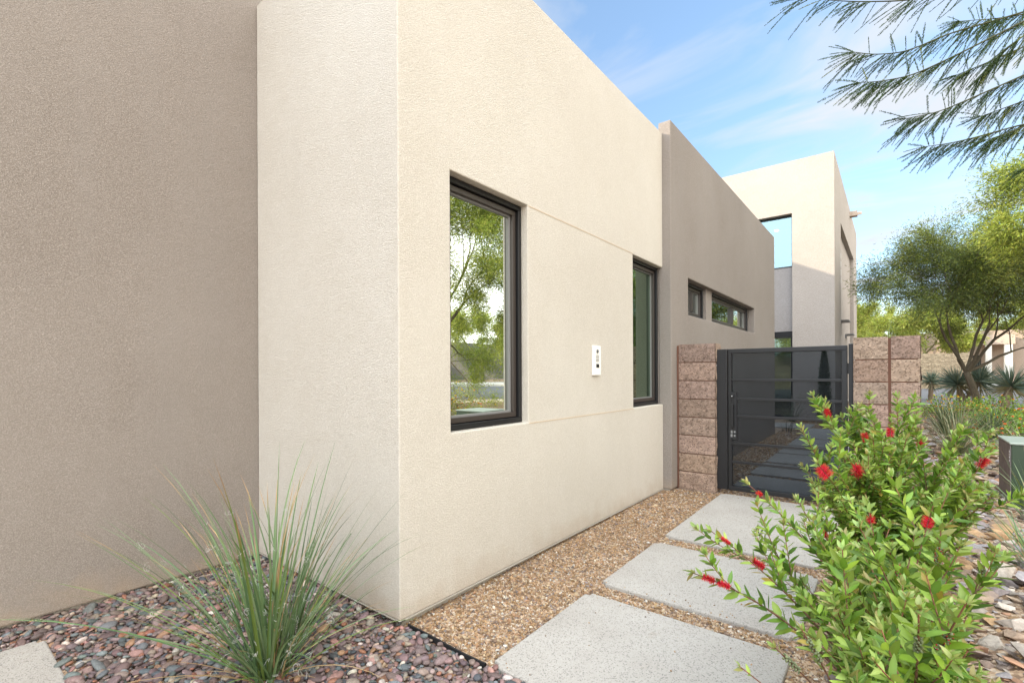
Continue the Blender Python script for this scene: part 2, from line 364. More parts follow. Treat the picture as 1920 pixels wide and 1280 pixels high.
# control joints of the cream wall: thin tan trim strips
MT['joint'] = simple('joint_trim', (0.52, 0.41, 0.30), 0.8, 0.2)
for z in (2.528, 0.990):
    mb = MB(); mb.box(X1 - 0.004, X1 + 0.0022, 2.752, 4.495, z, z + 0.006); mb.build('control_joint', MT['joint'], house)
# weep screed along the wall foot
mb = MB(); mb.box(X1 - 0.03, X1 + 0.004, 1.603, 5.28, 0.046, 0.0525); mb.box(XL, X1 + 0.004, 1.603, 1.64, 0.0465, 0.0522); mb.build('weep_screed', MT['foundation'], house)

def window(y0, y1, z0, z1, X, label=None, fw=0.034, mull=(), sash=True, mt='bronze', glassm='glass'):
    """a framed window in a wall facing +x; X = outer face of the frame"""
    mb = MB()
    def ring(mb, a, b, c, d, w, xo, xi):
        mb.box(xi, xo, a, b, c, c + w); mb.box(xi, xo, a, b, d - w, d); mb.box(xi, xo, a, a + w, c + w, d - w); mb.box(xi, xo, b - w, b, c + w, d - w)
    ring(mb, y0, y1, z0, z1, fw, X, X - 0.09)
    root = mb.build('window', MT['blackframe'], house, bevel=0.003)
    if label: root['label'] = label
    mb = MB(); g_ = 0.004
    ring(mb, y0 + fw + g_, y1 - fw - g_, z0 + fw + g_, z1 - fw - g_, 0.034, X - 0.022, X - 0.08)
    for q in mull: mb.box(X - 0.081, X - 0.02, q - 0.03, q + 0.03, z0 + fw + 0.05, z1 - fw - 0.05)
    o = mb.build('sash', MT[mt], None, bevel=0.003); o.parent = root; o.location = -Vector(house.location)
    ring2 = MB(); ring(ring2, y0 + fw + 0.038, y1 - fw - 0.038, z0 + fw + 0.038, z1 - fw - 0.038, 0.011, X - 0.045, X - 0.075)
    o = ring2.build('glazing_bead', MT['grey_plastic']); o.parent = root; o.location = -Vector(house.location)
    mb = MB(); mb.box(X - 0.068, X - 0.060, y0 + fw + 0.03, y1 - fw - 0.03, z0 + fw + 0.03, z1 - fw - 0.03)
    o = mb.build('pane', MT[glassm]); o.parent = root; o.location = -Vector(house.location)
    return root
window(1.99, 2.742, 1.003, 2.531, X1 - 0.055, 'tall bronze framed window mirroring trees')
window(4.503, 5.28, 1.003, 2.523, X1 - 0.055, 'tall corner window beside the taupe wall', glassm='green_glass')
window(5.863, 6.72, 2.05, 2.48, XS - 0.085, 'short slot window', 0.035, (6.35,))
window(7.06, 9.25, 2.05, 2.48, XS - 0.085, 'long slot window', 0.035, (8.35,))

# tower behind the gate
TY, TX = 15.0, -1.19
TT = 7.10; TB = 0.1
mb = MB(); mb.box(-2.15, TX - 0.2, TY, 24.6, TB, 5.68); mb.box(-9, TX - 0.2, TY, 24.6, 5.68, TT)
mb.box(TX - 0.2, TX, TY, 16.94, TB, TT); mb.box(TX - 0.2, TX, 22.64, 24.6, TB, TT); mb.box(TX - 0.2, TX, 16.94, 22.64, 5.70, TT)
tower = mb.build('tower', MT['tower'], house)
bm = bmesh.new(); bm.from_mesh(tower.data); bmesh.ops.remove_doubles(bm, verts=bm.verts, dist=0.0005); bm.to_mesh(tower.data); bm.free()
def sub(mbx, name, material, parent, **k):
    o = mbx.build(name, material, None, **k); o.parent = parent; o.location = -Vector(house.location); return o
mb = MB(); mb.box(TX - 0.16, TX - 0.12, 16.945, 22.635, TB, 5.695); sub(mb, 'niche_panel', MT['tower'], tower)
mb = MB(); mb.box(TX - 0.02, TX + 0.22, 20.6, 20.86, 6.82, 6.88); mb.box(TX - 0.02, TX + 0.22, 20.6, 20.63, 6.88, 6.98); mb.box(TX - 0.02, TX + 0.34, 20.83, 20.86, 6.88, 6.98); sub(mb, 'scupper', MT['tan_stucco'], tower)
for yy, zz in ((18.0, 2.95), (20.2, 2.66)):
    mb = MB(); mb.box(TX - 0.12, TX + 0.12, yy, yy + 0.9, zz, zz + 0.025); mb.box(TX - 0.12, TX - 0.08, yy, yy + 0.03, zz - 0.12, zz); sub(mb, 'metal_fin', MT['grey_plastic'], tower)
mb = MB()
for k in range(4): mb.box(TX - 0.118, TX - 0.10, 18.2, 18.42, 4.95 - k * 0.26, 5.12 - k * 0.26)
sub(mb, 'number_plate', MT['white_plastic'], tower)
# glazed bay left of the tower corner
mb = MB(); mb.box(-7, -2.152, TY + 0.16, TY + 0.30, 2.49, 4.245); mb.build('spandrel', MT['grey_stucco'], house)
mb = MB(); mb.box(-7, -2.152, TY + 0.15, TY + 0.26, 2.33, 2.487); mb.box(-2.21, -2.153, TY + 0.15, TY + 0.26, TB, 2.33); mb.box(-7, -2.21, TY + 0.151, TY + 0.26, TB, TB + 0.08); mb.build('door_frame', MT['blackframe'], house)
mb = MB(); mb.box(-7, -2.211, TY + 0.2, TY + 0.208, TB + 0.08, 2.329); mb.build('glass_door', MT['clear_glass'], house)
mb = MB(); mb.box(-7, -2.153, TY + 0.15, TY + 0.27, 4.247, 4.275); mb.box(-7, -2.153, TY + 0.15, TY + 0.27, 5.655, 5.678); mb.box(-2.18, -2.153, TY + 0.151, TY + 0.27, 4.275, 5.655)
wf = mb.build('window', MT['blackframe'], house, ); wf['label'] = 'high teal window of the tower'
mb = MB(); mb.box(-7, -2.18, TY + 0.2, TY + 0.208, 4.276, 5.654); sub(mb, 'pane', MT['teal_glass'], wf)
mb = MB(); mb.box(-7, -2.152, TY + 0.31, 19.9, 5.60, 5.676); mb.box(-7, -2.152, TY + 0.31, 19.9, 2.6, 2.75); mb.box(-7, -2.152, 19.9, 20.0, 2.6, 5.676); mb.build('interior', simple('interior_white', (0.55, 0.56, 0.56), 0.8), house)
m, nt, out = mat('downlight'); e = N(nt, 'ShaderNodeEmission'); e.inputs[0].default_value = (1, 0.93, 0.8, 1); e.inputs[1].default_value = 9; L(nt, e.outputs[0], out.inputs[0])
for (x, y) in ((-3.06, 17.0), (-2.72, 16.2)):
    mb = MB(); th = np.arange(16) * np.pi / 8
    mb.tube([(x, y, 5.575), (x, y, 5.601)], 0.055, 16); o = mb.build('downlight', m, house)

# ---------------------------------------------------------------- intercom
ic = thing('intercom', 'slim white intercom panel with keypad mounted on the cream wall', 'intercom', (X1, 3.72, 1.33))
mb = MB(); mb.box(X1 + 0.001, X1 + 0.020, 3.657, 3.787, 1.329, 1.582); mb.build('face_plate', MT['white_plastic'], ic, bevel=0.003)
mb = MB(); mb.tube([(X1 + 0.019, 3.722, 1.535), (X1 + 0.025, 3.722, 1.535)], [0.019, 0.017], 20); mb.build('camera_lens', MT['grey_plastic'], ic)
mb = MB(); mb.tube([(X1 + 0.0255, 3.722, 1.535), (X1 + 0.029, 3.722, 1.535)], [0.010, 0.007], 16); mb.build('lens_glass', MT['dark_plastic'], ic)
mb = MB()
for r in range(5):
    for c_ in range(4): mb.box(X1 + 0.019, X1 + 0.0225, 3.698 + c_ * 0.0145, 3.7065 + c_ * 0.0145, 1.445 + r * 0.0125, 1.4515 + r * 0.0125)
mb.build('keypad', MT['grey_plastic'], ic)
mb = MB(); mb.box(X1 + 0.019, X1 + 0.0235, 3.702, 3.750, 1.394, 1.426); mb.build('card_reader', MT['dark_plastic'], ic, bevel=0.002)

# ---------------------------------------------------------------- block pillars
def block_face(mb, u0, u1, z0, z1, fn, col, amp=0.014, n=14, seed=0):
    """one rough split face with slightly rounded edges; fn(u, z, out) -> point"""
    r = np.random.default_rng(seed); nu = max(4, int((u1 - u0) / 0.022)); nz = max(4, int((z1 - z0) / 0.022))
    U = np.linspace(u0, u1, nu + 1); Z = np.linspace(z0, z1, nz + 1)
    h = r.normal(size=(nu + 1, nz + 1)); h2 = r.normal(size=(nu // 3 + 3, nz // 3 + 3))
    hb = np.kron(h2, np.ones((3, 3)))[:nu + 1, :nz + 1]
    for _ in range(2): hb[1:-1, 1:-1] = (hb[:-2, 1:-1] + hb[2:, 1:-1] + hb[1:-1, :-2] + hb[1:-1, 2:] + hb[1:-1, 1:-1]) / 5
    H = amp * (0.9 + 0.42 * hb + 0.16 * h); H[0] *= 0.75; H[-1] *= 0.75; H[:, 0] *= 0.75; H[:, -1] *= 0.75
    v = np.array([[fn(u, z, H[i, j]) for j, z in enumerate(Z)] for i, u in enumerate(U)]).reshape(-1, 3)
    i, j = np.meshgrid(np.arange(nu), np.arange(nz), indexing='ij'); a = (i * (nz + 1) + j).ravel()
    mb.add(v, [np.stack([a, a + nz + 1, a + nz + 2, a + 1], -1)], col)
CH = 0.2032
def pillar(label, cols, yf, depth, zbot, ztop, seed):
    """cols: list of (x0, x1) block columns; the split face looks to -y"""
    xa, xb = cols[0][0], cols[-1][1]
    t = thing('block_pillar', label, 'pillar', ((xa + xb) / 2, yf + depth / 2, zbot))
    core = MB(); core.box(xa + 0.012, xb - 0.012, yf + 0.010, yf + depth - 0.01, zbot - 0.25, ztop - 0.012); core.build('mortar_core', MT['mortar'], t)
    mb = MB(); r = np.random.default_rng(seed)
    z = ztop; k = 0
    while z > zbot + 0.02:
        z0 = max(z - CH, zbot - 0.1)
        for (a, b_) in cols:
            tone = r.uniform(0.82, 1.16); col = np.array([tone, tone * r.uniform(0.95, 1.03), tone * r.uniform(0.93, 1.05)])
            e = 0.005; zt = z - (0 if k == 0 else e)
            block_face(mb, a + e * (a != xa), b_ - e * (b_ != xb), z0 + e, zt, lambda u, zz, o_: (u, yf + 0.004 - o_, zz), col, 0.010, seed=seed * 100 + k * 7 + int(a * 10))
            i0 = mb.n
            mb.box(a + e * (a != xa), b_ - e * (b_ != xb), yf + 0.0045, yf + depth, z0 + e, zt, col)
        block_face(mb, yf + 0.01, yf + depth, z0 + 0.005, z - 0.005 * (k > 0), lambda u, zz, o_: (xb - 0.002 + o_ * 0.8, u, zz), (1, 1, 1), 0.012, seed=seed * 77 + k)
        z = z0; k += 1
    mb.build('block_course', MT['block'], t)
    return t
zp = float(zg(-1.7, 5.45))
pl = pillar('narrow pillar of pinkish split face blocks between the taupe wall and the gate', [(-1.905, -1.516)], 5.453, 0.20, 0.045, 1.667, 3)
mb = MB(); mb.box(-1.915, -1.50, 5.435, 5.67, -0.25, 0.043); mb.build('footing', MT['block'], pl)
mb = MB(); mb.box(-1.928, -1.907, 5.456, 5.64, 0.05, 1.655); mb.build('mortar_joint', MT['mortar'], pl)
pr = pillar('wide pillar of pinkish split face blocks on the hinge side of the gate', [(-0.292, -0.033), (-0.022, 0.182)], 5.47, 0.20, 0.14, 1.663, 5)
wl = pillar('long low split face block wall running back from the wide pillar', [(-0.02, 0.165)], 5.69, 12.0, 0.16, 1.655, 6); wl.name = 'block_wall'; wl['category'] = 'wall'

# ---------------------------------------------------------------- gate
gt = thing('metal_gate', 'black steel gate with horizontal bars and perforated screen between two block pillars', 'gate', (-0.87, 5.55, 0.05))
mb = MB(); mb.box(-1.512, -1.404, 5.503, 5.60, 0.09, 1.60); mb.build('post', MT['gate'], gt, bevel=0.004)
mb = MB(); mb.box(-0.330, -0.294, 5.503, 5.60, 0.09, 1.612); mb.build('post', MT['gate'], gt, bevel=0.004)
g0, g1, zb, zt = -1.398, -0.340, 0.085, 1.600
mb = MB(); w = 0.046
mb.box(g0, g1, 5.515, 5.565, zt - w, zt); mb.box(g0, g1, 5.515, 5.565, zb, zb + w); mb.box(g0, g0 + 0.034, 5.515, 5.565, zb + w, zt - w); mb.box(g1 - w, g1, 5.515, 5.565, zb + w, zt - w)
mb.build('frame', MT['gate'], gt, bevel=0.004)
for z in (1.270, 1.067, 0.884, 0.592, 0.390):
    mb = MB(); x0 = -1.312 if 0.8 < z < 1.1 else g0 + 0.034
    mb.box(x0, g1 - w, 5.517, 5.545, z - 0.013, z + 0.013); mb.build('bar', MT['gate'], gt, bevel=0.003)
mb = MB(); mb.box(g0 + 0.02, g1 - 0.02, 5.549, 5.551, zb + 0.02, zt - 0.02); mb.build('perforated_screen', MT['mesh'], gt)
mb = MB(); mb.box(g0 + 0.034, -1.312, 5.512, 5.548, 0.632, 1.137); lp = mb.build('lock_plate', MT['gate'], gt, bevel=0.003)
def subp(mbx, name, material, parent, root, **k):
    o = mbx.build(name, material, None, **k); o.parent = parent; o.location = -Vector(root.location); return o
mb = MB(); mb.tube([(-1.350, 5.512, 1.098), (-1.350, 5.49, 1.098)], 0.017, 16); mb.tube([(-1.350, 5.49, 1.098), (-1.350, 5.478, 1.098)], [0.010, 0.008], 12); subp(mb, 'lock_cylinder', MT['gate'], lp, gt)
mb = MB(); mb.tube([(-1.350, 5.478, 1.098), (-1.350, 5.476, 1.098)], 0.006, 12); subp(mb, 'keyhole', MT['steel'], lp, gt)
mb = MB(); mb.box(-1.358, -1.338, 5.465, 5.482, 0.765, 1.01); mb.box(-1.358, -1.338, 5.482, 5.512, 0.985, 1.01); mb.box(-1.358, -1.338, 5.482, 5.512, 0.765, 0.79); subp(mb, 'pull_handle', MT['gate'], lp, gt, bevel=0.003)
mb = MB()
for q in (0.66, 0.70): mb.box(-1.372, -1.352, 5.506, 5.512, q, q + 0.03); mb.box(-1.34, -1.324, 5.506, 5.512, q + 0.005, q + 0.025)
subp(mb, 'latch_buttons', MT['grey_plastic'], lp, gt)
for z in (1.38, 0.8, 0.28):
    mb = MB(); mb.tube([(-0.334, 5.508, z - 0.05), (-0.334, 5.508, z + 0.05)], 0.009, 10); mb.build('hinge', MT['gate'], gt)
for z in (1.427, 0.320):
    mb = MB(); mb.tube([(-1.516, 5.505, z), (-1.516, 5.495, z)], 0.008, 8); mb.build('anchor_bolt', MT['steel'], gt)

# ---------------------------------------------------------------- stepping slabs
def slab(label, x0, x1, y0, y1, th=0.12, lift=0.024, group='pale concrete slabs of the path'):
    z = float(zg(-1.0, (y0 + y1) / 2)) + lift
    t = MB(); t.box(x0, x1, y0, y1, z - th, z)
    o = t.build('paving_slab', MT['slab'], None)
    slope = 0.0095 if y0 > 1.6 else 0
    for v in o.data.vertices: v.co.z += slope * (v.co.y - (y0 + y1) / 2)
    bm = bmesh.new(); bm.from_mesh(o.data)
    bmesh.ops.bevel(bm, geom=[e for e in bm.edges if abs(e.verts[0].co.z - e.verts[1].co.z) > 0.05], offset=0.03, segments=4, affect='EDGES')
    bm.to_mesh(o.data); bm.free()
    md = o.modifiers.new('bevel', 'BEVEL'); md.width = 0.008; md.segments = 2; md.limit_method = 'ANGLE'; md.angle_limit = 0.6
    return tag(o, label, 'paving slab', group)
slab('nearest pale concrete slab of the path, beside the pebbles and black edging', -1.447, -0.375, 1.655, 2.555)
slab('second pale concrete slab of the path, under the leaning red flowers', -1.447, -0.375, 2.715, 3.615)
slab('third pale concrete slab of the path, long one just in front of the black gate', -1.447, -0.375, 3.79, 5.44)
inner = ['first pale slab behind the gate screen, touching the gate', 'second pale slab behind the gate screen', 'third pale slab behind the gate screen', 'fourth pale slab behind the gate screen', 'fifth pale slab behind the gate screen', 'farthest pale slab in the row behind the gate screen']
for k, (a_, b_) in enumerate(((5.72, 6.55), (6.70, 7.55), (7.68, 8.50), (8.60, 9.45), (9.56, 10.5), (10.62, 12.4))): slab(inner[k], -1.447, -0.375, a_, b_)
slab('lone pale slab across the yard at the end of the taupe wall', -2.35, -1.45, 12.3, 13.3)
slab('warm grey concrete slab in the pebbles at the lower left corner of the picture', -3.387, -2.30, -0.75, 0.443, 0.1, 0.014, None)

# steel edging between pebbles and gravel
mb = MB()
xs = np.linspace(-2.0, -1.452, 12)
for xa, xb in zip(xs[:-1], xs[1:]):
    ya = 1.632 + 0.006 * math.sin(xa * 9); yb = 1.632 + 0.006 * math.sin(xb * 9)
    mb.add([(xa, ya, -0.08), (xb, yb, -0.08), (xb, yb, 0.034), (xa, ya, 0.034), (xa, ya + 0.008, -0.08), (xb, yb + 0.008, -0.08), (xb, yb + 0.008, 0.034), (xa, ya + 0.008, 0.034)], [np.array([[0, 1, 2, 3], [4, 7, 6, 5], [3, 2, 6, 7]])])
tag(mb.build('garden_edging', MT['edging']), 'thin black steel edging strip between pebbles and tan gravel', 'edging')

# ---------------------------------------------------------------- stones
def ico(sub):
    bm = bmesh.new(); bmesh.ops.create_icosphere(bm, subdivisions=sub, radius=1); bm.verts.ensure_lookup_table()
    v = np.array([x.co for x in bm.verts]); f = np.array([[q.index for q in p.verts] for p in bm.faces]); bm.free(); return v, f
def shard(seed, flat):
    r = np.random.default_rng(seed); bm = bmesh.new()
    for p in unit(r.normal(size=(11, 3))) * r.uniform(0.75, 1.0, (11, 1)): bm.verts.new(p)
    bmesh.ops.convex_hull(bm, input=bm.verts); 
    for v_ in [x for x in bm.verts if not x.link_faces]: bm.verts.remove(v_)
    bmesh.ops.triangulate(bm, faces=bm.faces); bm.verts.ensure_lookup_table(); bm.verts.index_update()
    v = np.array([x.co for x in bm.verts]); f = np.array([[q.index for q in p.verts] for p in bm.faces]); bm.free(); return v, f
def eulers(n, tilt):
    yaw = rng.uniform(0, 2 * np.pi, n); ax = rng.uniform(-tilt, tilt, (n, 2))
    R = np.zeros((n, 3, 3)); cy, sy = np.cos(yaw), np.sin(yaw)
    cx, sx, cz, sz = np.cos(ax[:, 0]), np.sin(ax[:, 0]), np.cos(ax[:, 1]), np.sin(ax[:, 1])
    Rz = np.zeros((n, 3, 3)); Rz[:, 0, 0] = cy; Rz[:, 0, 1] = -sy; Rz[:, 1, 0] = sy; Rz[:, 1, 1] = cy; Rz[:, 2, 2] = 1
    Rx = np.zeros((n, 3, 3)); Rx[:, 0, 0] = 1; Rx[:, 1, 1] = cx; Rx[:, 1, 2] = -sx; Rx[:, 2, 1] = sx; Rx[:, 2, 2] = cx
    Ry = np.zeros((n, 3, 3)); Ry[:, 1, 1] = 1; Ry[:, 0, 0] = cz; Ry[:, 0, 2] = sz; Ry[:, 2, 0] = -sz; Ry[:, 2, 2] = cz
    return np.einsum('nij,njk,nkl->nil', Rx, Ry, Rz)
def scatter(name, templates, pos, size, tilt, cols, material, smooth):
    n = len(pos); pick = rng.integers(0, len(templates), n); R = eulers(n, tilt); VV = []; FF = []; CC = []; off = 0
    for k, (tv, tf) in enumerate(templates):
        s = np.where(pick == k)[0]
        if not len(s): continue
        v = np.einsum('nij,nvj->nvi', R[s], tv[None] * size[s][:, None]) + pos[s][:, None]
        VV.append(v.reshape(-1, 3)); FF.append((tf[None] + (np.arange(len(s)) * len(tv))[:, None, None] + off).reshape(-1, tf.shape[1])); CC.append(np.repeat(cols[s], len(tv), 0)); off += len(s) * len(tv)
    return np_mesh(name, np.concatenate(VV), [np.concatenate(FF)], material, None, np.concatenate(CC), smooth)
def spaced(n, inside, x0, x1, y0, y1, dmin):
    """dart throwing on a grid"""
    cell = dmin / 1.4143; occ = {}; out = []
    P = np.stack([rng.uniform(x0, x1, n), rng.uniform(y0, y1, n)], -1); P = P[inside(P[:, 0], P[:, 1])]
    for p in P:
        i, j = int((p[0] - x0) / cell), int((p[1] - y0) / cell); ok = True
        for a in range(i - 2, i + 3):
            for b_ in range(j - 2, j + 3):
                q = occ.get((a, b_))
                if q is not None and (q[0] - p[0]) ** 2 + (q[1] - p[1]) ** 2 < dmin * dmin: ok = False; break
            if not ok: break
        if ok: occ[(i, j)] = p; out.append(p)
    return np.array(out)
iv, it = ico(2); pebT = []
for k in range(8):
    r = np.random.default_rng(k); d = sum(0.10 * math.pow(0.8, q) * np.sin(iv @ unit(r.normal(size=3)) * (1.5 + q) + r.uniform(0, 6)) for q in range(4))
    pebT.append((iv * (1 + d[:, None]), it))
pal = np.array([(0.20, 0.145, 0.145), (0.145, 0.105, 0.10), (0.26, 0.19, 0.17), (0.30, 0.24, 0.20), (0.095, 0.105, 0.115), (0.15, 0.17, 0.175), (0.20, 0.22, 0.22), (0.30, 0.135, 0.085), (0.34, 0.20, 0.12), (0.42, 0.33, 0.25), (0.55, 0.48, 0.42), (0.17, 0.12, 0.12), (0.24, 0.16, 0.15), (0.13, 0.15, 0.14), (0.38, 0.22, 0.19)])
pw = np.array([11, 8, 11, 8, 5, 5, 4.5, 5, 3.5, 4.5, 2.6, 8, 10, 4, 5.5]); pw = pw / pw.sum()
def in_peb(x, y):
    a = (x > -3.66) & (x < X1 - 0.02) & (y < 1.64) & (y > -0.3); b_ = (x >= X1 - 0.03) & (x < -1.46) & (y < 1.628) & (y > -0.3); c_ = (x >= -1.46) & (x < 0.3) & (y < 1.65) & (y > 0.2)
    s = (x > -3.40) & (x < -2.29) & (y < 0.456)
    return (a | b_ | c_) & ~s
layers = []
for dm, zz, n_ in ((0.019, 0.002, 70000), (0.024, 0.015, 50000)):
    p = spaced(n_, in_peb, -3.66, -0.6, 0.05, 1.66, dm); layers.append(np.c_[p, np.full(len(p), zz)])
pp = np.concatenate(layers); n = len(pp)
r0 = np.clip(rng.lognormal(math.log(0.0116), 0.36, n), 0.006, 0.030)
sz = np.stack([r0 * rng.uniform(1.0, 1.9, n), r0 * rng.uniform(0.75, 1.05, n), r0 * rng.uniform(0.45, 0.75, n)], -1)
pp[:, 2] += zg(pp[:, 0], pp[:, 1]) + rng.uniform(-0.003, 0.006, n) + sz[:, 2] * 0.4
cols = pal[rng.choice(len(pal), n, p=pw)] * rng.uniform(0.6, 1.2, (n, 1)) * rng.uniform(0.94, 1.06, (n, 3))
o = scatter('river_pebbles', pebT, pp, sz, 0.45, cols, MT['pebble'], True); tag(o, 'smooth multicoloured river pebbles under the left walls', 'pebbles', kind='stuff')
# tan crushed gravel of the path
shT = [shard(k, 1) for k in range(10)]
gpal = np.array([(0.36, 0.22, 0.11), (0.44, 0.28, 0.15), (0.30, 0.18, 0.09), (0.50, 0.37, 0.23), (0.25, 0.17, 0.12), (0.55, 0.47, 0.36), (0.20, 0.16, 0.14), (0.40, 0.23, 0.13), (0.62, 0.57, 0.50), (0.27, 0.22, 0.21)])
gw = np.array([9, 9, 7, 6, 6, 3, 3, 6, 1.3, 2]); gw /= gw.sum()
slabs = [o for o in C.objects if o.name.startswith('paving_slab')]
rects = [(min(v.co.x for v in s.data.vertices), max(v.co.x for v in s.data.vertices), min(v.co.y for v in s.data.vertices), max(v.co.y for v in s.data.vertices)) for s in slabs]
def in_grav(x, y):
    k = (x > -2.06) & (x < 0.0) & (y > 1.645) & (y < 5.66) & ~((x < -1.49) & (y > 5.43) & (y < 5.67)) & ~((x < XS) & (y > 5.28))
    for a_, b_, c_, d_ in rects: k &= ~((x > a_ - 0.004) & (x < b_ + 0.004) & (y > c_ - 0.004) & (y < d_ + 0.004))
    return k
near = spaced(90000, lambda x, y: in_grav(x, y) & (y < 4.0), -2.06, 0.0, 1.64, 4.0, 0.0085)
farp = spaced(40000, lambda x, y: in_grav(x, y) & (y >= 4.0), -2.06, 0.0, 4.0, 5.66, 0.0115)
p2 = np.concatenate([near, farp]); n = len(p2); far_ = (p2[:, 1] > 4.0)
r0 = np.clip(rng.lognormal(math.log(0.0066), 0.32, n), 0.0035, 0.017) * np.where(far_, 1.3, 1.0)
sz = np.stack([r0 * rng.uniform(1, 1.4, n), r0 * rng.uniform(0.75, 1, n), r0 * rng.uniform(0.5, 0.8, n)], -1)
pos = np.c_[p2, zg(p2[:, 0], p2[:, 1]) + rng.uniform(-0.001, 0.007, n)]
cols = gpal[rng.choice(len(gpal), n, p=gw)] * rng.uniform(0.65, 1.25, (n, 1)) * np.array([0.97, 1.0, 1.03])
st = []
for a_, b_, c_, d_ in rects[:3]:
    m_ = 46; qx = rng.uniform(a_ + 0.01, b_ - 0.01, m_); qy = rng.uniform(c_ + 0.01, d_ - 0.01, m_); e_ = rng.random(m_) < 0.7; qy = np.where(e_, np.where(rng.random(m_) < 0.5, c_ + 0.01 + rng.exponential(0.03, m_), d_ - 0.01 - rng.exponential(0.03, m_)), qy); qy = np.clip(qy, c_, d_)
    st.append(np.stack([qx, qy, zg(np.full(m_, -1.0), qy) + 0.027], -1))
st = np.concatenate(st); pos = np.concatenate([pos, st]); q = rng.uniform(0.0025, 0.006, len(st)); sz = np.concatenate([sz, np.stack([q * 1.3, q, q * 0.7], -1)]); cols = np.concatenate([cols, gpal[rng.choice(len(gpal), len(st), p=gw)]])
o = scatter('crushed_gravel', shT, pos, sz, 0.6, cols, MT['gravel'], False); tag(o, 'tan crushed gravel between wall and path slabs', 'gravel', kind='stuff')
lp_ = np.concatenate([spaced(420, in_peb, -3.5, -0.6, 0.1, 1.63, 0.03), spaced(500, lambda x, y: in_grav(x, y), -2.0, -0.3, 1.66, 5.4, 0.04), spaced(160, lambda x, y: (x > -0.37) & (x < 0.5), -0.4, 0.5, 1.0, 4.5, 0.04)])
n = len(lp_); q = rng.uniform(0.008, 0.022, n)
o = scatter('leaf_litter', [shard(40 + k, 1) for k in range(4)], np.c_[lp_, zg(lp_[:, 0], lp_[:, 1]) + rng.uniform(0.016, 0.026, n)], np.stack([q, q * 0.16, q * 0.05], -1), 0.35, np.array([(0.30, 0.20, 0.09), (0.40, 0.29, 0.14), (0.22, 0.14, 0.07)])[rng.integers(0, 3, n)], MT['gravel'], False); tag(o, 'dry leaf litter scattered over pebbles and gravel', 'leaf litter', kind='stuff')
# darker gravel behind the gate
def in_yard(x, y):
    k = (x > XS + 0.01) & (x < -0.05) & (y > 5.67) & (y < 14.9)
    for a_, b_, c_, d_ in rects: k &= ~((x > a_ - 0.004) & (x < b_ + 0.004) & (y > c_ - 0.004) & (y < d_ + 0.004))
    return k
p2 = spaced(30000, in_yard, -2.4, 0.0, 5.6, 14.9, 0.026); n = len(p2)
r0 = rng.uniform(0.011, 0.022, n); sz = np.stack([r0 * 1.3, r0, r0 * 0.7], -1)
cols = gpal[rng.choice(len(gpal), n, p=gw)] * rng.uniform(0.75, 1.3, (n, 1))
o = scatter('yard_gravel', shT, np.c_[p2, zg(p2[:, 0], p2[:, 1]) + 0.003], sz, 0.6, cols, MT['gravel'], False); tag(o, 'tan gravel behind the gate', 'gravel', kind='stuff')
# broken rock mulch of the planting bed
rpal = np.array([(0.36, 0.26, 0.19), (0.44, 0.33, 0.24), (0.30, 0.23, 0.19), (0.42, 0.27, 0.15), (0.24, 0.20, 0.19), (0.52, 0.45, 0.38), (0.33, 0.30, 0.30), (0.38, 0.22, 0.14), (0.47, 0.40, 0.34)])
def in_rock(x, y): return (x > -0.30 - 0.05 * np.sin(y * 3)) & (x < 4.5) & (y > 0.7) & (y < 14.5) & ~((x < 0.2) & (y > 5.44)) & ~((x < -0.2) & (y > 1.6) & (y < 5.44)) & (x < 0.35 * y + 1.6)
allp = []; alls = []
for dm, lo, hi, n_, zo in ((0.026, 0.014, 0.030, 60000, 0.002), (0.075, 0.03, 0.062, 16000, 0.012), (0.17, 0.055, 0.10, 3000, 0.022)):
    p = spaced(n_, in_rock, -0.4, 4.5, 0.7, 14.5, dm)
    if dm < 0.03: p = p[(p[:, 1] < 6.5)]
    allp.append(np.c_[p, zg(p[:, 0], p[:, 1]) + zo]); r0 = rng.uniform(lo, hi, len(p)); alls.append(np.stack([r0 * rng.uniform(1.0, 1.6, len(p)), r0, r0 * rng.uniform(0.28, 0.5, len(p))], -1))
pp = np.concatenate(allp); ss = np.concatenate(alls); n = len(pp)
cols = rpal[rng.integers(0, len(rpal), n)] * rng.uniform(0.75, 1.3, (n, 1))
o = scatter('rock_mulch', shT, pp, ss, 0.38, cols, MT['rock'], False); tag(o, 'flat broken tan and grey rocks covering the planting bed', 'rocks', kind='stuff')

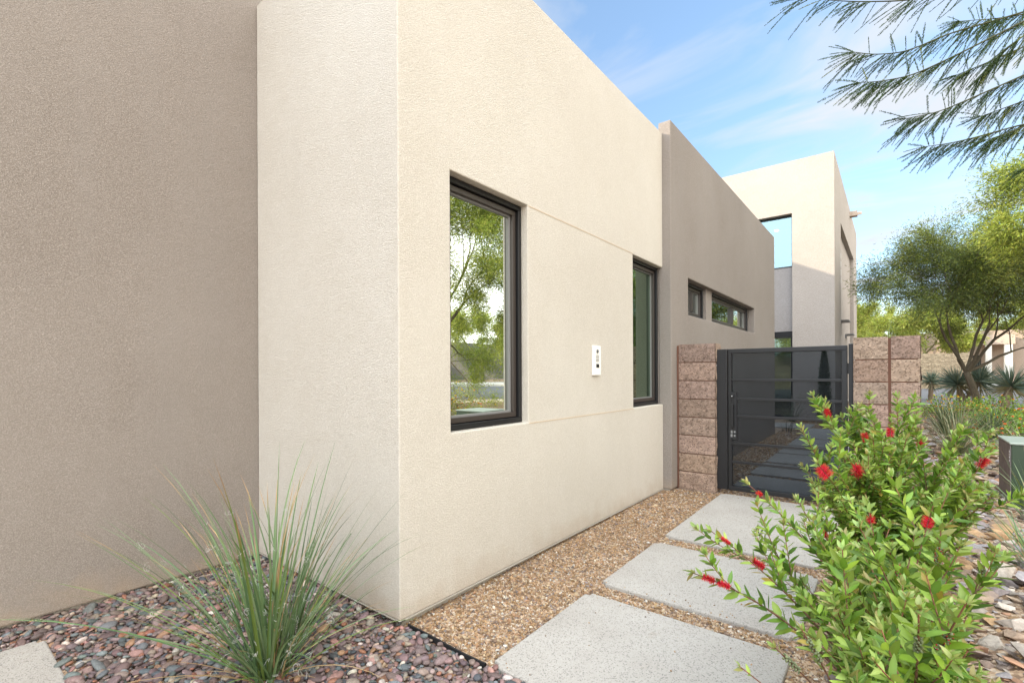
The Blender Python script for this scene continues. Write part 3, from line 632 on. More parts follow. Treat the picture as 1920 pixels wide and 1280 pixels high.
# ---------------------------------------------------------------- strap-leaf plants
def blades(mb, base, n, ln, wd, tilt, cols, droop, dry=0.35, sides=None, segs=7, r0=0.06, az=None, seed=0, fold=0.0):
    r = np.random.default_rng(seed); base = np.asarray(base, float); tips = []
    for k in range(n):
        a = r.uniform(0, 2 * np.pi) if az is None else r.normal(az[0], az[1])
        th = np.clip(abs(r.normal(tilt[0], tilt[1])), 0.02, 1.45); l = r.uniform(*ln); h = np.array([math.cos(a), math.sin(a), 0])
        t = np.linspace(0, 1, segs); dr = r.uniform(*droop)
        ang = th + dr * t ** 1.6
        step = l / (segs - 1); dx = np.concatenate([[0], np.cumsum(np.sin(ang[:-1]) * step)]); dz = np.concatenate([[0], np.cumsum(np.cos(ang[:-1]) * step)])
        p0 = base + h * r.uniform(0, r0) + np.array([r.normal(0, r0 * 0.3), r.normal(0, r0 * 0.3), 0])
        side = np.array([-h[1], h[0], 0]); curl = r.normal(0, 0.06) * l
        pts = p0 + h * dx[:, None] + np.array([0, 0, 1.0]) * dz[:, None] + side * (curl * t ** 2)[:, None]
        w = r.uniform(*wd) * np.interp(t, [0, 0.15, 0.6, 0.92, 1], [0.8, 1, 0.8, 0.35, 0.06])
        c0 = np.array(cols[r.integers(len(cols))]) * r.uniform(0.8, 1.2); c = np.tile(c0, (segs, 1))
        if r.random() < dry: c[t > r.uniform(0.78, 0.95)] = np.array((0.38, 0.24, 0.12)) * r.uniform(0.7, 1.2)
        if r.random() < 0.04: c[:] = np.array((0.36, 0.25, 0.13)) * r.uniform(0.7, 1.1)
        if fold: 
            up = unit(np.cross(np.gradient(pts, axis=0), side)); 
            v = np.stack([pts - side * w[:, None] / 2 - up * w[:, None] * fold, pts, pts + side * w[:, None] / 2 - up * w[:, None] * fold], 1).reshape(-1, 3); i = np.arange(segs - 1) * 3
            mb.add(v, [np.concatenate([np.stack([i, i + 1, i + 4, i + 3], -1), np.stack([i + 1, i + 2, i + 5, i + 4], -1)])], np.repeat(c, 3, 0))
        else: mb.strip(pts, w, side, c)
        tips.append((pts, side))
    return tips
HES = [(0.11, 0.185, 0.075), (0.14, 0.21, 0.095), (0.08, 0.14, 0.06), (0.165, 0.225, 0.115), (0.13, 0.19, 0.045)]
yb = at(505, 1255, 2.12); yb[2] = float(zg(yb[0], yb[1]))
yu = thing('red_yucca', 'wispy grey green strap leaf plant with curly white threads in the pebbles', 'plant', tuple(yb))
mb = MB(); tips = []
tips += blades(mb, yb, 98, (0.50, 1.10), (0.0085, 0.014), (0.38, 0.24), HES, (0.15, 0.75), 0.45, r0=0.05, seed=1, segs=10, fold=0.25)
tips += blades(mb, yb + [0, 0, 0.01], 30, (0.35, 0.75), (0.0075, 0.0125), (0.85, 0.28), HES, (0.2, 0.8), 0.5, r0=0.07, seed=2, segs=10, fold=0.25)
tips += blades(mb, yb, 13, (0.8, 1.08), (0.007, 0.011), (0.66, 0.16), HES, (0.2, 0.75), 0.6, r0=0.05, seed=22, segs=10, fold=0.25, az=(3.6, 0.5))
b2 = yb + np.array([-0.22, 0.22, 0.0])
tips += blades(mb, b2, 48, (0.4, 0.9), (0.0075, 0.012), (0.5, 0.28), HES, (0.1, 0.7), 0.45, r0=0.05, seed=3, segs=10, fold=0.25)
tips += blades(mb, yb, 26, (0.2, 0.6), (0.006, 0.010), (0.95, 0.25), [(0.33, 0.23, 0.12), (0.26, 0.17, 0.09), (0.40, 0.30, 0.17)], (0.3, 1.2), 0.0, r0=0.06, seed=23, segs=8, fold=0.2)
mb.build('leaf_blades', MT['blade'], yu)
mb = MB(); r = np.random.default_rng(5)
for k in range(210):
    pts, side = tips[r.integers(len(tips))]; i = r.integers(2, len(pts) - 2); p = pts[i]
    m_ = 16; t = np.linspace(0, 1, m_); tw = r.uniform(1.0, 2.6) * 2 * np.pi; rad = r.uniform(0.004, 0.013) * (0.5 + t); u = unit(r.normal(size=3)); v_ = unit(np.cross(u, r.normal(size=3)))
    dr = unit(r.normal(size=3)) * r.uniform(0.01, 0.035)
    q = p + dr * t[:, None] + u * (np.cos(tw * t) - 1)[:, None] * rad[:, None] + v_ * np.sin(tw * t)[:, None] * rad[:, None]
    mb.tube(q, 0.00065, 3, np.array((0.5, 0.5, 0.46)) * r.uniform(0.7, 1.1), False)
mb.build('curly_threads', MT['blade'], yu)['kind'] = 'stuff'

# ---------------------------------------------------------------- bottlebrush shrubs
LT = np.array([(0, 0, 0), (0.28, -0.5, 0.05), (0.28, 0, -0.03), (0.28, 0.5, 0.05), (0.62, -0.46, 0.04), (0.62, 0, -0.05), (0.62, 0.46, 0.04), (0.87, -0.2, 0.0), (0.87, 0.2, 0.0), (1.0, 0, -0.03)], float)
LF3 = np.array([[0, 2, 1], [0, 3, 2], [7, 5, 8], [7, 8, 9]]); LF4 = np.array([[1, 2, 5, 4], [2, 3, 6, 5]]); LF3 = np.concatenate([LF3, [[4, 5, 7], [5, 6, 8]]])
def leaf_mesh(name, pos, dirs, length, width, cols, material, parent, bend=0.25):
    n = len(pos); dirs = unit(dirs); side = unit(np.cross(dirs, rand_dirs(n) * 0.75 + np.array([0, 0, 1.0]))); up = np.cross(side, dirs)
    x = LT[None, :, 0] * length[:, None]; y = LT[None, :, 1] * width[:, None]; z = LT[None, :, 2] * width[:, None] * 2 - bend * (LT[None, :, 0] ** 2) * length[:, None] * rng.uniform(-0.3, 1, (n, 1))
    v = pos[:, None] + dirs[:, None] * x[..., None] + side[:, None] * y[..., None] + up[:, None] * z[..., None]
    off = (np.arange(n) * 10)[:, None, None]
    cc = np.repeat(cols, 10, 0).reshape(n, 10, 3); cc[:, [2, 5, 9]] *= 1.12
    return np_mesh(name, v.reshape(-1, 3), [(LF3[None] + off).reshape(-1, 3), (LF4[None] + off).reshape(-1, 4)], material, parent, cc.reshape(-1, 3), True)
GRN = np.array([(0.20, 0.33, 0.035), (0.145, 0.27, 0.03), (0.26, 0.39, 0.05), (0.10, 0.20, 0.03), (0.31, 0.43, 0.07)])
YNG = np.array([(0.26, 0.36, 0.10), (0.22, 0.34, 0.085), (0.32, 0.36, 0.13), (0.30, 0.26, 0.10)])
class Shrub:
    def __init__(s, name, label, base, seed):
        s.t = thing(name, label, 'shrub', tuple(base)); s.stem = MB(); s.P = []; s.D = []; s.Ln = []; s.W = []; s.Cc = []; s.r = np.random.default_rng(seed); s.flowers = []; s.seeds = []; s.scale = 1.16
    def leaves(s, pts, f0, dens, ln, young=True):
        r = s.r; pts = np.asarray(pts); seg = np.linalg.norm(np.diff(pts, axis=0), axis=1); cum = np.concatenate([[0], np.cumsum(seg)]); tot = cum[-1]
        n = int((1 - f0) * tot * dens * 1.05); 
        if n < 1: return
        u = np.sort(r.uniform(f0, 1.0, n)) * tot; P = np.stack([np.interp(u, cum, pts[:, k]) for k in range(3)], -1)
        T = unit(np.stack([np.interp(np.minimum(u + 0.02, tot), cum, pts[:, k]) for k in range(3)], -1) - np.stack([np.interp(np.maximum(u - 0.02, 0), cum, pts[:, k]) for k in range(3)], -1))
        ph = np.arange(n) * 2.4 + r.uniform(0, 6); a = unit(np.cross(T, [0.2, 0.1, 1])); b_ = np.cross(T, a)
        rad = a * np.cos(ph)[:, None] + b_ * np.sin(ph)[:, None]; up = r.uniform(0.45, 1.25, n)[:, None]
        D = unit(rad + T * up + np.array([0, 0, 0.12])); fr = u / tot
        L_ = s.scale * r.uniform(ln[0], ln[1], n) * np.interp(fr, [0, 0.8, 1], [1.0, 1.0, 0.6]); s.P.append(P); s.D.append(D); s.Ln.append(L_); s.W.append(L_ * r.uniform(0.27, 0.37, n))
        c = GRN[r.integers(0, len(GRN), n)] * r.uniform(0.5, 1.2, (n, 1)); old = r.random(n) < 0.025; c[old] = np.array((0.36, 0.27, 0.05)) * r.uniform(0.6, 1.1, (old.sum(), 1))
        if young:
            y = np.clip((fr - 0.80) / 0.2, 0, 1)[:, None] * r.uniform(0.3, 1, (n, 1)); c = c * (1 - y) + YNG[r.integers(0, len(YNG), n)] * y
        s.Cc.append(c)
        if young:                                             # rosette of small fresh leaves at the tip
            m_ = 7; T2 = unit(pts[-1] - pts[-2]); D2 = unit(T2 * r.uniform(0.8, 2, (m_, 1)) + unit(r.normal(size=(m_, 3)))); s.P.append(np.tile(pts[-1], (m_, 1)) - T2 * 0.004); s.D.append(D2); l2 = r.uniform(0.35, 0.72, m_) * ln[1]; s.Ln.append(l2); s.W.append(l2 * 0.33); s.Cc.append(YNG[r.integers(0, len(YNG), m_)] * r.uniform(0.85, 1.2, (m_, 1)))
    def stemtube(s, pts, r0, r1, fresh=False):
        c = np.array((0.21, 0.085, 0.05)) if not fresh else np.array((0.30, 0.12, 0.07)); c = c * s.r.uniform(0.75, 1.25); c0 = np.array((0.26, 0.17, 0.12)); t = np.linspace(0, 1, len(pts))[:, None]
        s.stem.tube(pts, np.linspace(r0, r1, len(pts)), 5, c0 * (1 - t) + c * t)
    def branch(s, base, tip, sag=0.0, f0=0.45, dens=150, ln=(0.035, 0.062), twigs=3, r0=0.005, flower=None, seed=None, out=0.25):
        r = s.r; base = np.asarray(base, float); tip = np.asarray(tip, float); d = tip - base
        c = base + d * 0.5 + np.array([0, 0, 1]) * (sag * np.linalg.norm(d)) + r.normal(0, 0.02, 3) - np.array([d[0], d[1], 0]) * out * 0.5
        pts = bez(base, c, tip, 12); s.stemtube(pts, r0, 0.0016); s.leaves(pts, f0, dens, ln)
        T = unit(pts[-1] - pts[-3])
        for k in range(twigs):
            i = r.integers(5, 10); p = pts[i]; l = r.uniform(0.10, 0.24); dd = unit(unit(pts[i + 1] - pts[i]) + unit(r.normal(size=3)) * 0.7 + np.array([0, 0, 0.15])); q = bez(p, p + dd * l * 0.5 + np.array([0, 0, -0.01]), p + dd * l + np.array([0, 0, 0.03]), 6)
            s.stemtube(q, 0.0022, 0.0012, True); s.leaves(q, 0.15, dens, (ln[0] * 0.9, ln[1] * 0.9))
        if flower: 
            u = flower[0]; i = u * 11; P = np.array([np.interp(i, np.arange(12), pts[:, k]) for k in range(3)]); k = min(int(i), 10); s.flowers.append((P, unit(pts[k + 1] - pts[k]), flower[1], flower[2]))
        if seed:
            for (u, l, red) in seed: 
                i = u * 11; P = np.array([np.interp(i, np.arange(12), pts[:, k]) for k in range(3)]); k = min(int(i), 10); s.seeds.append((P, unit(pts[k + 1] - pts[k]), l, red))
    def finish(s):
        s.stem.build('stem', MT['bark'], s.t, True)
        A = [np.concatenate(q) for q in (s.P, s.D, s.Ln, s.W, s.Cc)]; keep = np.ones(len(A[0]), bool); mid = A[0] + A[1] * A[2][:, None] * 0.5
        for (P, T, rad, ln) in s.flowers:                     # open blossoms push the leaves apart
            o_ = P - np.array([0, 0, EYE]); D_ = o_ / np.linalg.norm(o_); rel = mid - P; al = rel @ D_; pe = np.linalg.norm(rel - al[:, None] * D_, axis=1); keep &= ~((pe < rad * 1.25) & (al < 0.02) & (al > -0.16))
        leaf_mesh('foliage', *[q[keep] for q in A], MT['leaf'], s.t)
        for (P, T, rad, ln) in s.flowers:
            r = s.r; n = int(520 * (ln / 0.045) ** 0.6); u = r.uniform(-0.5, 0.5, n) * ln; a = unit(np.cross(T, [0.3, 0.2, 1])); b_ = np.cross(T, a); ph = r.uniform(0, r.uniform(3.6, 6.28), n) + r.uniform(0, 6)
            D = unit(a * np.cos(ph)[:, None] + b_ * np.sin(ph)[:, None] + T * r.uniform(-0.15, 0.75, n)[:, None] + r.normal(0, 0.12, (n, 3))); l = 0.98 * rad * r.uniform(0.55, 1.1, n); p0 = P + T * u[:, None]
            side = unit(np.cross(D, r.normal(size=(n, 3)))) * 0.00055; bend = unit(r.normal(size=(n, 3))) * l[:, None] * 0.12
            v = np.stack([p0 - side, p0 + side, p0 + D * l[:, None] * 0.55 + bend - side, p0 + D * l[:, None] * 0.55 + bend + side, p0 + D * l[:, None] - side * 0.8, p0 + D * l[:, None] + side * 0.8], 1)
            c = np.array((0.62, 0.012, 0.03)) * r.uniform(0.7, 1.25, (n, 1)); cc = np.repeat(c, 6, 0).reshape(n, 6, 3); y = r.random(n) < 0.3; cc[y, 4:] = (0.55, 0.28, 0.03); cc[r.random(n) < 0.25] = (0.75, 0.06, 0.12)
            i = (np.arange(n) * 6)[:, None, None]; np_mesh('flower', v.reshape(-1, 3), [(np.array([[0, 1, 3, 2], [2, 3, 5, 4]])[None] + i).reshape(-1, 4)], MT['petal'], s.t, cc.reshape(-1, 3))
        for (P, T, ln, red) in s.seeds:
            r = s.r; n = int(ln / 0.0016); u = np.linspace(-0.5, 0.5, n) * ln; a = unit(np.cross(T, [0.3, 0.2, 1])); b_ = np.cross(T, a); ph = np.arange(n) * 2.399
            rd = a * np.cos(ph)[:, None] + b_ * np.sin(ph)[:, None]; pos = P + T * u[:, None] + rd * 0.0062; bud = np.stack([np.full(n, 0.0036)] * 3, -1) * r.uniform(0.8, 1.15, (n, 1)); cols = np.array((0.22, 0.25, 0.13)) * r.uniform(0.8, 1.25, (n, 1)); VV = [iv1[None] * bud[:, None] + pos[:, None]]; CCl = [np.repeat(cols, len(iv1), 0)]
            if red:
                pos2 = pos + rd * 0.0034; VV.append(iv1[None] * (bud * 0.62)[:, None] + pos2[:, None]); CCl.append(np.repeat(np.array((0.42, 0.012, 0.02)) * r.uniform(0.7, 1.2, (n, 1)), len(iv1), 0))
            V = np.concatenate([q.reshape(-1, 3) for q in VV]); m_ = len(V) // len(iv1); F = (it1[None] + (np.arange(m_) * len(iv1))[:, None, None]).reshape(-1, 3)
            np_mesh('seed_cluster', V, [F], MT['leaf'], s.t, np.concatenate(CCl), True)
        return s.t
iv1, it1 = ico(1)
def inpoly(px, py, poly):
    c = False; n = len(poly); j = n - 1
    for i in range(n):
        if (poly[i][1] > py) != (poly[j][1] > py) and px < (poly[j][0] - poly[i][0]) * (py - poly[i][1]) / (poly[j][1] - poly[i][1]) + poly[i][0]: c = not c
        j = i
    return c
BF = np.array([0.06, 1.95, 0.0]); BF[2] = float(zg(BF[0], BF[1]))
sf = Shrub('bottlebrush_shrub', 'green bottlebrush shrub nearest the viewer, its long branches with red flowers leaning over the slabs', BF, 11)
jb = lambda b: b + np.array([rng.normal(0, 0.05), rng.normal(0, 0.05), 0])
sf.branch(jb(BF), at(1298, 1073, 1.72), 0.16, 0.42, 105, (0.04, 0.066), 1, 0.0075, (0.93, 0.016, 0.04))
sf.flowers.append((at(1358, 1095, 1.69), unit(at(1330, 1082, 1.7) - at(1400, 1110, 1.68)), 0.016, 0.04))
sf.branch(jb(BF), at(1333, 995, 1.95), 0.14, 0.45, 130, (0.035, 0.055), 3, 0.006, (0.93, 0.014, 0.035))
sf.flowers.append((at(1422, 1058, 1.86), unit(at(1380, 1030, 1.9) - at(1450, 1075, 1.84)), 0.018, 0.045))
sf.branch(jb(BF), at(1400, 905, 2.15), 0.12, 0.5, 130, (0.035, 0.055), 3, 0.006, (0.93, 0.013, 0.02))
sf.branch(jb(BF), at(1494, 935, 2.1), 0.1, 0.5, 140, (0.035, 0.055), 3, 0.006)
sf.branch(jb(BF), at(1420, 995, 2.0), 0.1, 0.5, 140, (0.035, 0.055), 3, 0.005)
sf.branch(jb(BF), at(1538, 985, 2.1), 0.1, 0.5, 140, (0.035, 0.055), 3, 0.005, (0.95, 0.016, 0.03))
sf.branch(jb(BF), at(1625, 940, 1.95), 0.1, 0.5, 140, (0.035, 0.06), 3, 0.005, (0.9, 0.018, 0.03))
sf.branch(jb(BF), at(1752, 940, 1.7), 0.1, 0.5, 130, (0.035, 0.06), 3, 0.005, (0.9, 0.020, 0.036))
sf.branch(jb(BF), at(1765, 985, 1.55), 0.06, 0.4, 120, (0.04, 0.065), 3, 0.006, None, [(0.86, 0.05, True)])
sf.branch(jb(BF), at(1672, 1025, 1.6), 0.06, 0.45, 120, (0.04, 0.062), 3, 0.005, None, [(0.9, 0.04, True)])
sf.branch(jb(BF), at(1850, 1050, 1.55), 0.06, 0.45, 120, (0.04, 0.062), 3, 0.005, None, [(0.93, 0.03, False)])
BN = at(1690, 1480, 1.25)
sf.branch(jb(BN), at(1722, 1140, 1.02), 0.02, 0.35, 110, (0.036, 0.058), 2, 0.005, None, [(0.80, 0.055, False)])
sf.branch(jb(BN), at(1812, 1130, 1.05), 0.02, 0.35, 110, (0.036, 0.058), 2, 0.005, None, [(0.80, 0.06, True)])
sf.branch(jb(BN), at(1502, 1178, 1.28), 0.02, 0.70, 60, (0.028, 0.045), 0, 0.004, None, [(0.86, 0.065, False)])
sf.branch(jb(BN), at(1452, 1212, 1.28), 0.02, 0.85, 40, (0.028, 0.045), 0, 0.004, None, [(0.88, 0.06, False)])
sf.branch(jb(BN), at(1386, 1248, 1.30), 0.02, 0.86, 60, (0.025, 0.036), 0, 0.003)
sf.branch(jb(BN), at(1640, 1240, 0.98), 0.02, 0.4, 100, (0.04, 0.06), 2, 0.004)
polyF = [(1560, 1280), (1560, 1190), (1500, 1085), (1545, 1020), (1570, 985), (1640, 960), (1740, 965), (1795, 1000), (1825, 1060), (1840, 1120), (1860, 1200), (1880, 1280)]
cnt = 0
while cnt < 46:
    px, py = rng.uniform(1480, 1915), rng.uniform(950, 1330)
    if py >= 1280 and px < 1560: continue
    if py < 1280 and not inpoly(px, py, polyF): continue
    d = np.interp(py, [950, 1100, 1330], [2.1, 1.75, 1.2]) + rng.normal(0, 0.18)
    sf.branch(jb(BF) if py < 1150 else jb(0.5 * (BF + BN) + [0, 0, -0.1 if cnt % 2 else 0]), at(px, py, max(d, 1.05)), rng.uniform(0.0, 0.12), 0.40, 125, (0.036, 0.064), int(rng.integers(1, 4)), 0.004, None, [(0.8, 0.03, bool(rng.random() < 0.3))] if rng.random() < 0.22 else None); cnt += 1
sf.finish()
BB = np.array([-0.03, 3.2, 0.0]); BB[2] = float(zg(BB[0], BB[1]))
sb = Shrub('bottlebrush_shrub', 'taller green bottlebrush shrub with red flowers rising in front of the wide pillar and gate', BB, 12)
for (px, py, d, fl) in ((1546, 752, 2.75, 0.024), (1520, 832, 2.7, 0), (1593, 772, 2.7, 0), (1682, 744, 2.6, 0), (1640, 790, 2.65, 0), (1532, 868, 2.2, 0.034), (1602, 866, 2.25, 0.030), (1618, 800, 2.6, 0.022), (1670, 790, 2.55, 0.022), (1722, 812, 2.5, 0.02), (1858, 846, 2.3, 0.026), (1788, 815, 2.5, 0), (1612, 760, 2.8, 0), (1500, 800, 2.7, 0), (1720, 770, 2.6, 0), (1640, 840, 2.4, 0), (1860, 930, 2.2, 0), (1835, 880, 2.3, 0), (1618, 875, 2.2, 0)):
    sb.branch(jb(BB), at(px, py, d), 0.08, 0.40, 150, (0.036, 0.06), 3, 0.005, (0.93, fl, fl * 1.9) if fl else None, [(0.72, 0.045, False)] if rng.random() < 0.4 else None)
polyB = [(1540, 1010), (1535, 905), (1570, 850), (1640, 815), (1700, 815), (1790, 835), (1850, 880), (1868, 930), (1840, 975), (1760, 1000), (1600, 1060)]
cnt = 0
while cnt < 70:
    px, py = rng.uniform(1520, 1870), rng.uniform(800, 1060)
    if not inpoly(px, py, polyB): continue
    sb.branch(jb(BB), at(px, py, rng.uniform(2.15, 2.85)), rng.uniform(0.0, 0.14), 0.35, 145, (0.034, 0.058), int(rng.integers(2, 4)), 0.004, None, [(0.8, 0.035, bool(rng.random() < 0.15))] if rng.random() < 0.25 else None); cnt += 1
sb.finish()

# ---------------------------------------------------------------- green utility pedestal
ux, uy, uz = 0.755, 5.66, 0.16
ub = thing('utility_box', 'green steel utility box with pale top standing in the rocks at the right edge', 'utility box', (ux + 0.3, uy + 0.27, uz))
mb = MB(); mb.box(ux + 0.004, ux + 0.62, uy + 0.0, uy + 0.56, uz - 0.1, 0.742); mb.build('cabinet', MT['box_green'], ub, bevel=0.006)
mb = MB(); mb.box(ux - 0.003, ux + 0.0035, uy + 0.006, uy + 0.55, uz - 0.1, 0.738); mb.build('side_panel', MT['box_grey'], ub)
mb = MB(); mb.box(ux - 0.008, ux + 0.63, uy - 0.010, uy + 0.57, 0.743, 0.762); mb.build('lid', simple('lid_green', (0.30, 0.34, 0.29), 0.35, 0.5), ub, bevel=0.006)
mb = MB(); mb.tube([(ux + 0.13, uy + 0.001, 0.63), (ux + 0.13, uy - 0.006, 0.63)], 0.034, 20); lk = mb.build('lock_recess', MT['box_green'], ub)
mb = MB(); mb.tube([(ux + 0.13, uy - 0.006, 0.63), (ux + 0.13, uy - 0.02, 0.63)], 0.014, 5); subp(mb, 'bolt', MT['grey_plastic'], lk, ub)
mb = MB()
for q in (0.0, 0.028, 0.05, 0.075): mb.box(ux - 0.0045, ux - 0.0032, uy + 0.02, uy + 0.045, 0.60 + q, 0.617 + q)
mb.build('sticker', MT['sign_white'], ub)

# ---------------------------------------------------------------- planting bed
GRS = [(0.16, 0.19, 0.10), (0.20, 0.22, 0.13), (0.24, 0.24, 0.14), (0.12, 0.16, 0.08), (0.28, 0.26, 0.15)]
def gz(x, y): return float(zg(x, y))
def clump(label, x, y, n, ln, tilt, cols=GRS, wd=(0.006, 0.011), seed=0, name='grass_clump'):
    z = gz(x, y); t = thing(name, label, 'grass', (x, y, z)); mb = MB(); blades(mb, (x, y, z), n, ln, wd, tilt, cols, (0.15, 0.9), 0.35, r0=0.09, seed=seed, segs=6); mb.build('leaf_blades', MT['blade'], t); return t
clump('large olive strap leaf clump beside the wide pillar', 0.66, 8.7, 230, (0.45, 0.9), (0.55, 0.35), seed=31)
clump('dark green strap leaf clump low behind the wide pillar', 0.72, 11.2, 220, (0.4, 0.75), (0.5, 0.35), [(0.07, 0.11, 0.05), (0.09, 0.13, 0.06)], seed=32)
clump('pale olive strap leaf clump behind the utility box', 1.22, 7.7, 240, (0.4, 0.8), (0.7, 0.35), seed=33)
clump('dark green strap leaf clump before the forked yucca', 1.22, 10.6, 220, (0.4, 0.7), (0.55, 0.35), [(0.06, 0.11, 0.045), (0.10, 0.14, 0.06)], seed=34)
clump('grey green strap leaf clump growing against the front of the utility box', 0.86, 5.28, 70, (0.3, 0.62), (0.45, 0.3), HES, seed=35)
clump('thin strap leaf clump at the right edge nearer than the utility box', 0.66, 4.05, 45, (0.3, 0.55), (0.7, 0.3), HES, seed=36)

def flower_shrub(label, x, y, w, h, dots, seed, ncol=GRN, nl=1800):
    r = np.random.default_rng(seed); z = gz(x, y); t = thing('lantana_shrub', label, 'shrub', (x, y, z))
    d = unit(r.normal(size=(nl, 3))); d[:, 2] = abs(d[:, 2]); lump = 1 + 0.25 * np.sin(d @ unit(r.normal(size=3)) * 6 + 1) + 0.18 * np.sin(d @ unit(r.normal(size=3)) * 9)
    p = d * np.array([w, w, h]) * (r.uniform(0.45, 1.0, (nl, 1)) ** 0.5) * lump[:, None] + [x, y, z]
    ln = r.uniform(0.03, 0.055, nl); leaf_mesh('foliage', p, d + r.normal(0, 0.7, (nl, 3)), ln, ln * 0.6, ncol[r.integers(0, len(ncol), nl)] * r.uniform(0.7, 1.2, (nl, 1)), MT['leaf'], t)
    mb = MB()
    for k in range(14): e = p[r.integers(nl)]; mb.tube(bez(np.array([x, y, z]), np.array([x, y, z + h * 0.4]), e, 5), 0.006, 4, (0.15, 0.10, 0.06))
    mb.build('stem', MT['bark'], t)
    k = r.integers(0, nl, dots[0]); dd = unit(d[k] + [0, 0, 0.5]); P = p[k] + dd * 0.03; V = (iv1[None] * np.array([0.024, 0.024, 0.014]) + P[:, None]).reshape(-1, 3); F = (it1[None] + (np.arange(len(k)) * len(iv1))[:, None, None]).reshape(-1, 3)
    c = np.array(dots[1])[r.integers(0, len(dots[1]), len(k))]; o = np_mesh('blossoms', V, [F], MT['petal'], t, np.repeat(c, len(iv1), 0), True)
    if dots[0] > 100: o['kind'] = 'stuff'
    return t
PALE = np.array([(0.30, 0.33, 0.07), (0.36, 0.34, 0.09), (0.22, 0.27, 0.07)])
YEL = [(0.75, 0.45, 0.03), (0.8, 0.6, 0.05), (0.8, 0.25, 0.03)]; ORG = [(0.75, 0.10, 0.02), (0.8, 0.2, 0.03)]
flower_shrub('yellow and orange flowering shrub just right of the wide pillar', 1.05, 14.6, 1.0, 0.42, (130, YEL), 41)
flower_shrub('yellow flowering shrub between the far yucca trunks', 1.75, 15.6, 0.8, 0.36, (90, YEL + ORG), 42)
flower_shrub('orange flowering shrub in front of the single yucca', 1.62, 10.8, 0.7, 0.30, (80, ORG), 43)
flower_shrub('orange red flowering shrub above the utility box at the right edge', 1.75, 9.2, 0.55, 0.4, (70, ORG), 44)
flower_shrub('low green shrub with few orange flowers below the leaning tree trunk', 1.62, 12.9, 0.7, 0.30, (25, ORG), 45)

def yucca_tree(label, x, y, heads, trunk_r, seed, n=260, ln=(0.48, 0.72)):
    """heads: list of (dx, dy, height)"""
    z = gz(x, y); t = thing('yucca_tree', label, 'yucca', (x, y, z)); r = np.random.default_rng(seed); mb = MB(); lv = MB()
    for (dx, dy, h) in heads:
        p = np.array([x, y, z]); e = p + [dx, dy, h]; pts = bez(p - [0, 0, 0.1], p + [dx * 0.15, dy * 0.15, h * 0.55], e, 10); rr = np.linspace(trunk_r * 1.25, trunk_r * 0.85, 10) * r.uniform(0.93, 1.07, 10)
        mb.tube(pts, rr, 10, (0.30, 0.22, 0.15))
        T = unit(pts[-1] - pts[-3])
        for k in range(n):
            d = unit(r.normal(size=3) + T * 0.42); l = r.uniform(*ln); q = np.array([e, e + d * l * 0.5, e + d * l + [0, 0, -0.05 * l]]); side = unit(np.cross(d, r.normal(size=3)))
            c = np.array([(0.12, 0.175, 0.14), (0.15, 0.20, 0.16), (0.09, 0.14, 0.11), (0.19, 0.22, 0.15)][r.integers(4)]) * r.uniform(0.8, 1.2)
            if d @ T < -0.35: c = np.array((0.22, 0.19, 0.10)) * r.uniform(0.7, 1.2)
            lv.strip(q, [0.020, 0.024, 0.003], side, c)
    mb.build('trunk', MT['bark'], t, True); lv.build('leaf_head', MT['blade'], t)
def gp(px, py, zabs):   # point on height zabs seen at a photo pixel
    v = CR.T @ np.array([(px - CX) / FPX, (py - CY) / FPX, 1.0]); k = (zabs - EYE) / v[2]; return v[0] * k, v[1] * k
yx, yy = gp(1882, 776, 0.31); yucca_tree('single trunked blue green yucca tree at the right edge behind orange flowers', yx, yy, [(0.14, 0.1, 0.66)], 0.075, 51)
yx, yy = gp(1806, 764, 0.31); yucca_tree('forked yucca tree with two heads behind the leaning tree trunk', yx, yy, [(-0.12, 0.0, 0.72), (0.35, 0.1, 0.80)], 0.075, 52)
yx, yy = gp(1745, 752, 0.31); yucca_tree('small upright yucca tree with round head right of the wide pillar', yx, yy, [(0.02, 0.0, 0.72)], 0.07, 53, 220, (0.34, 0.5))

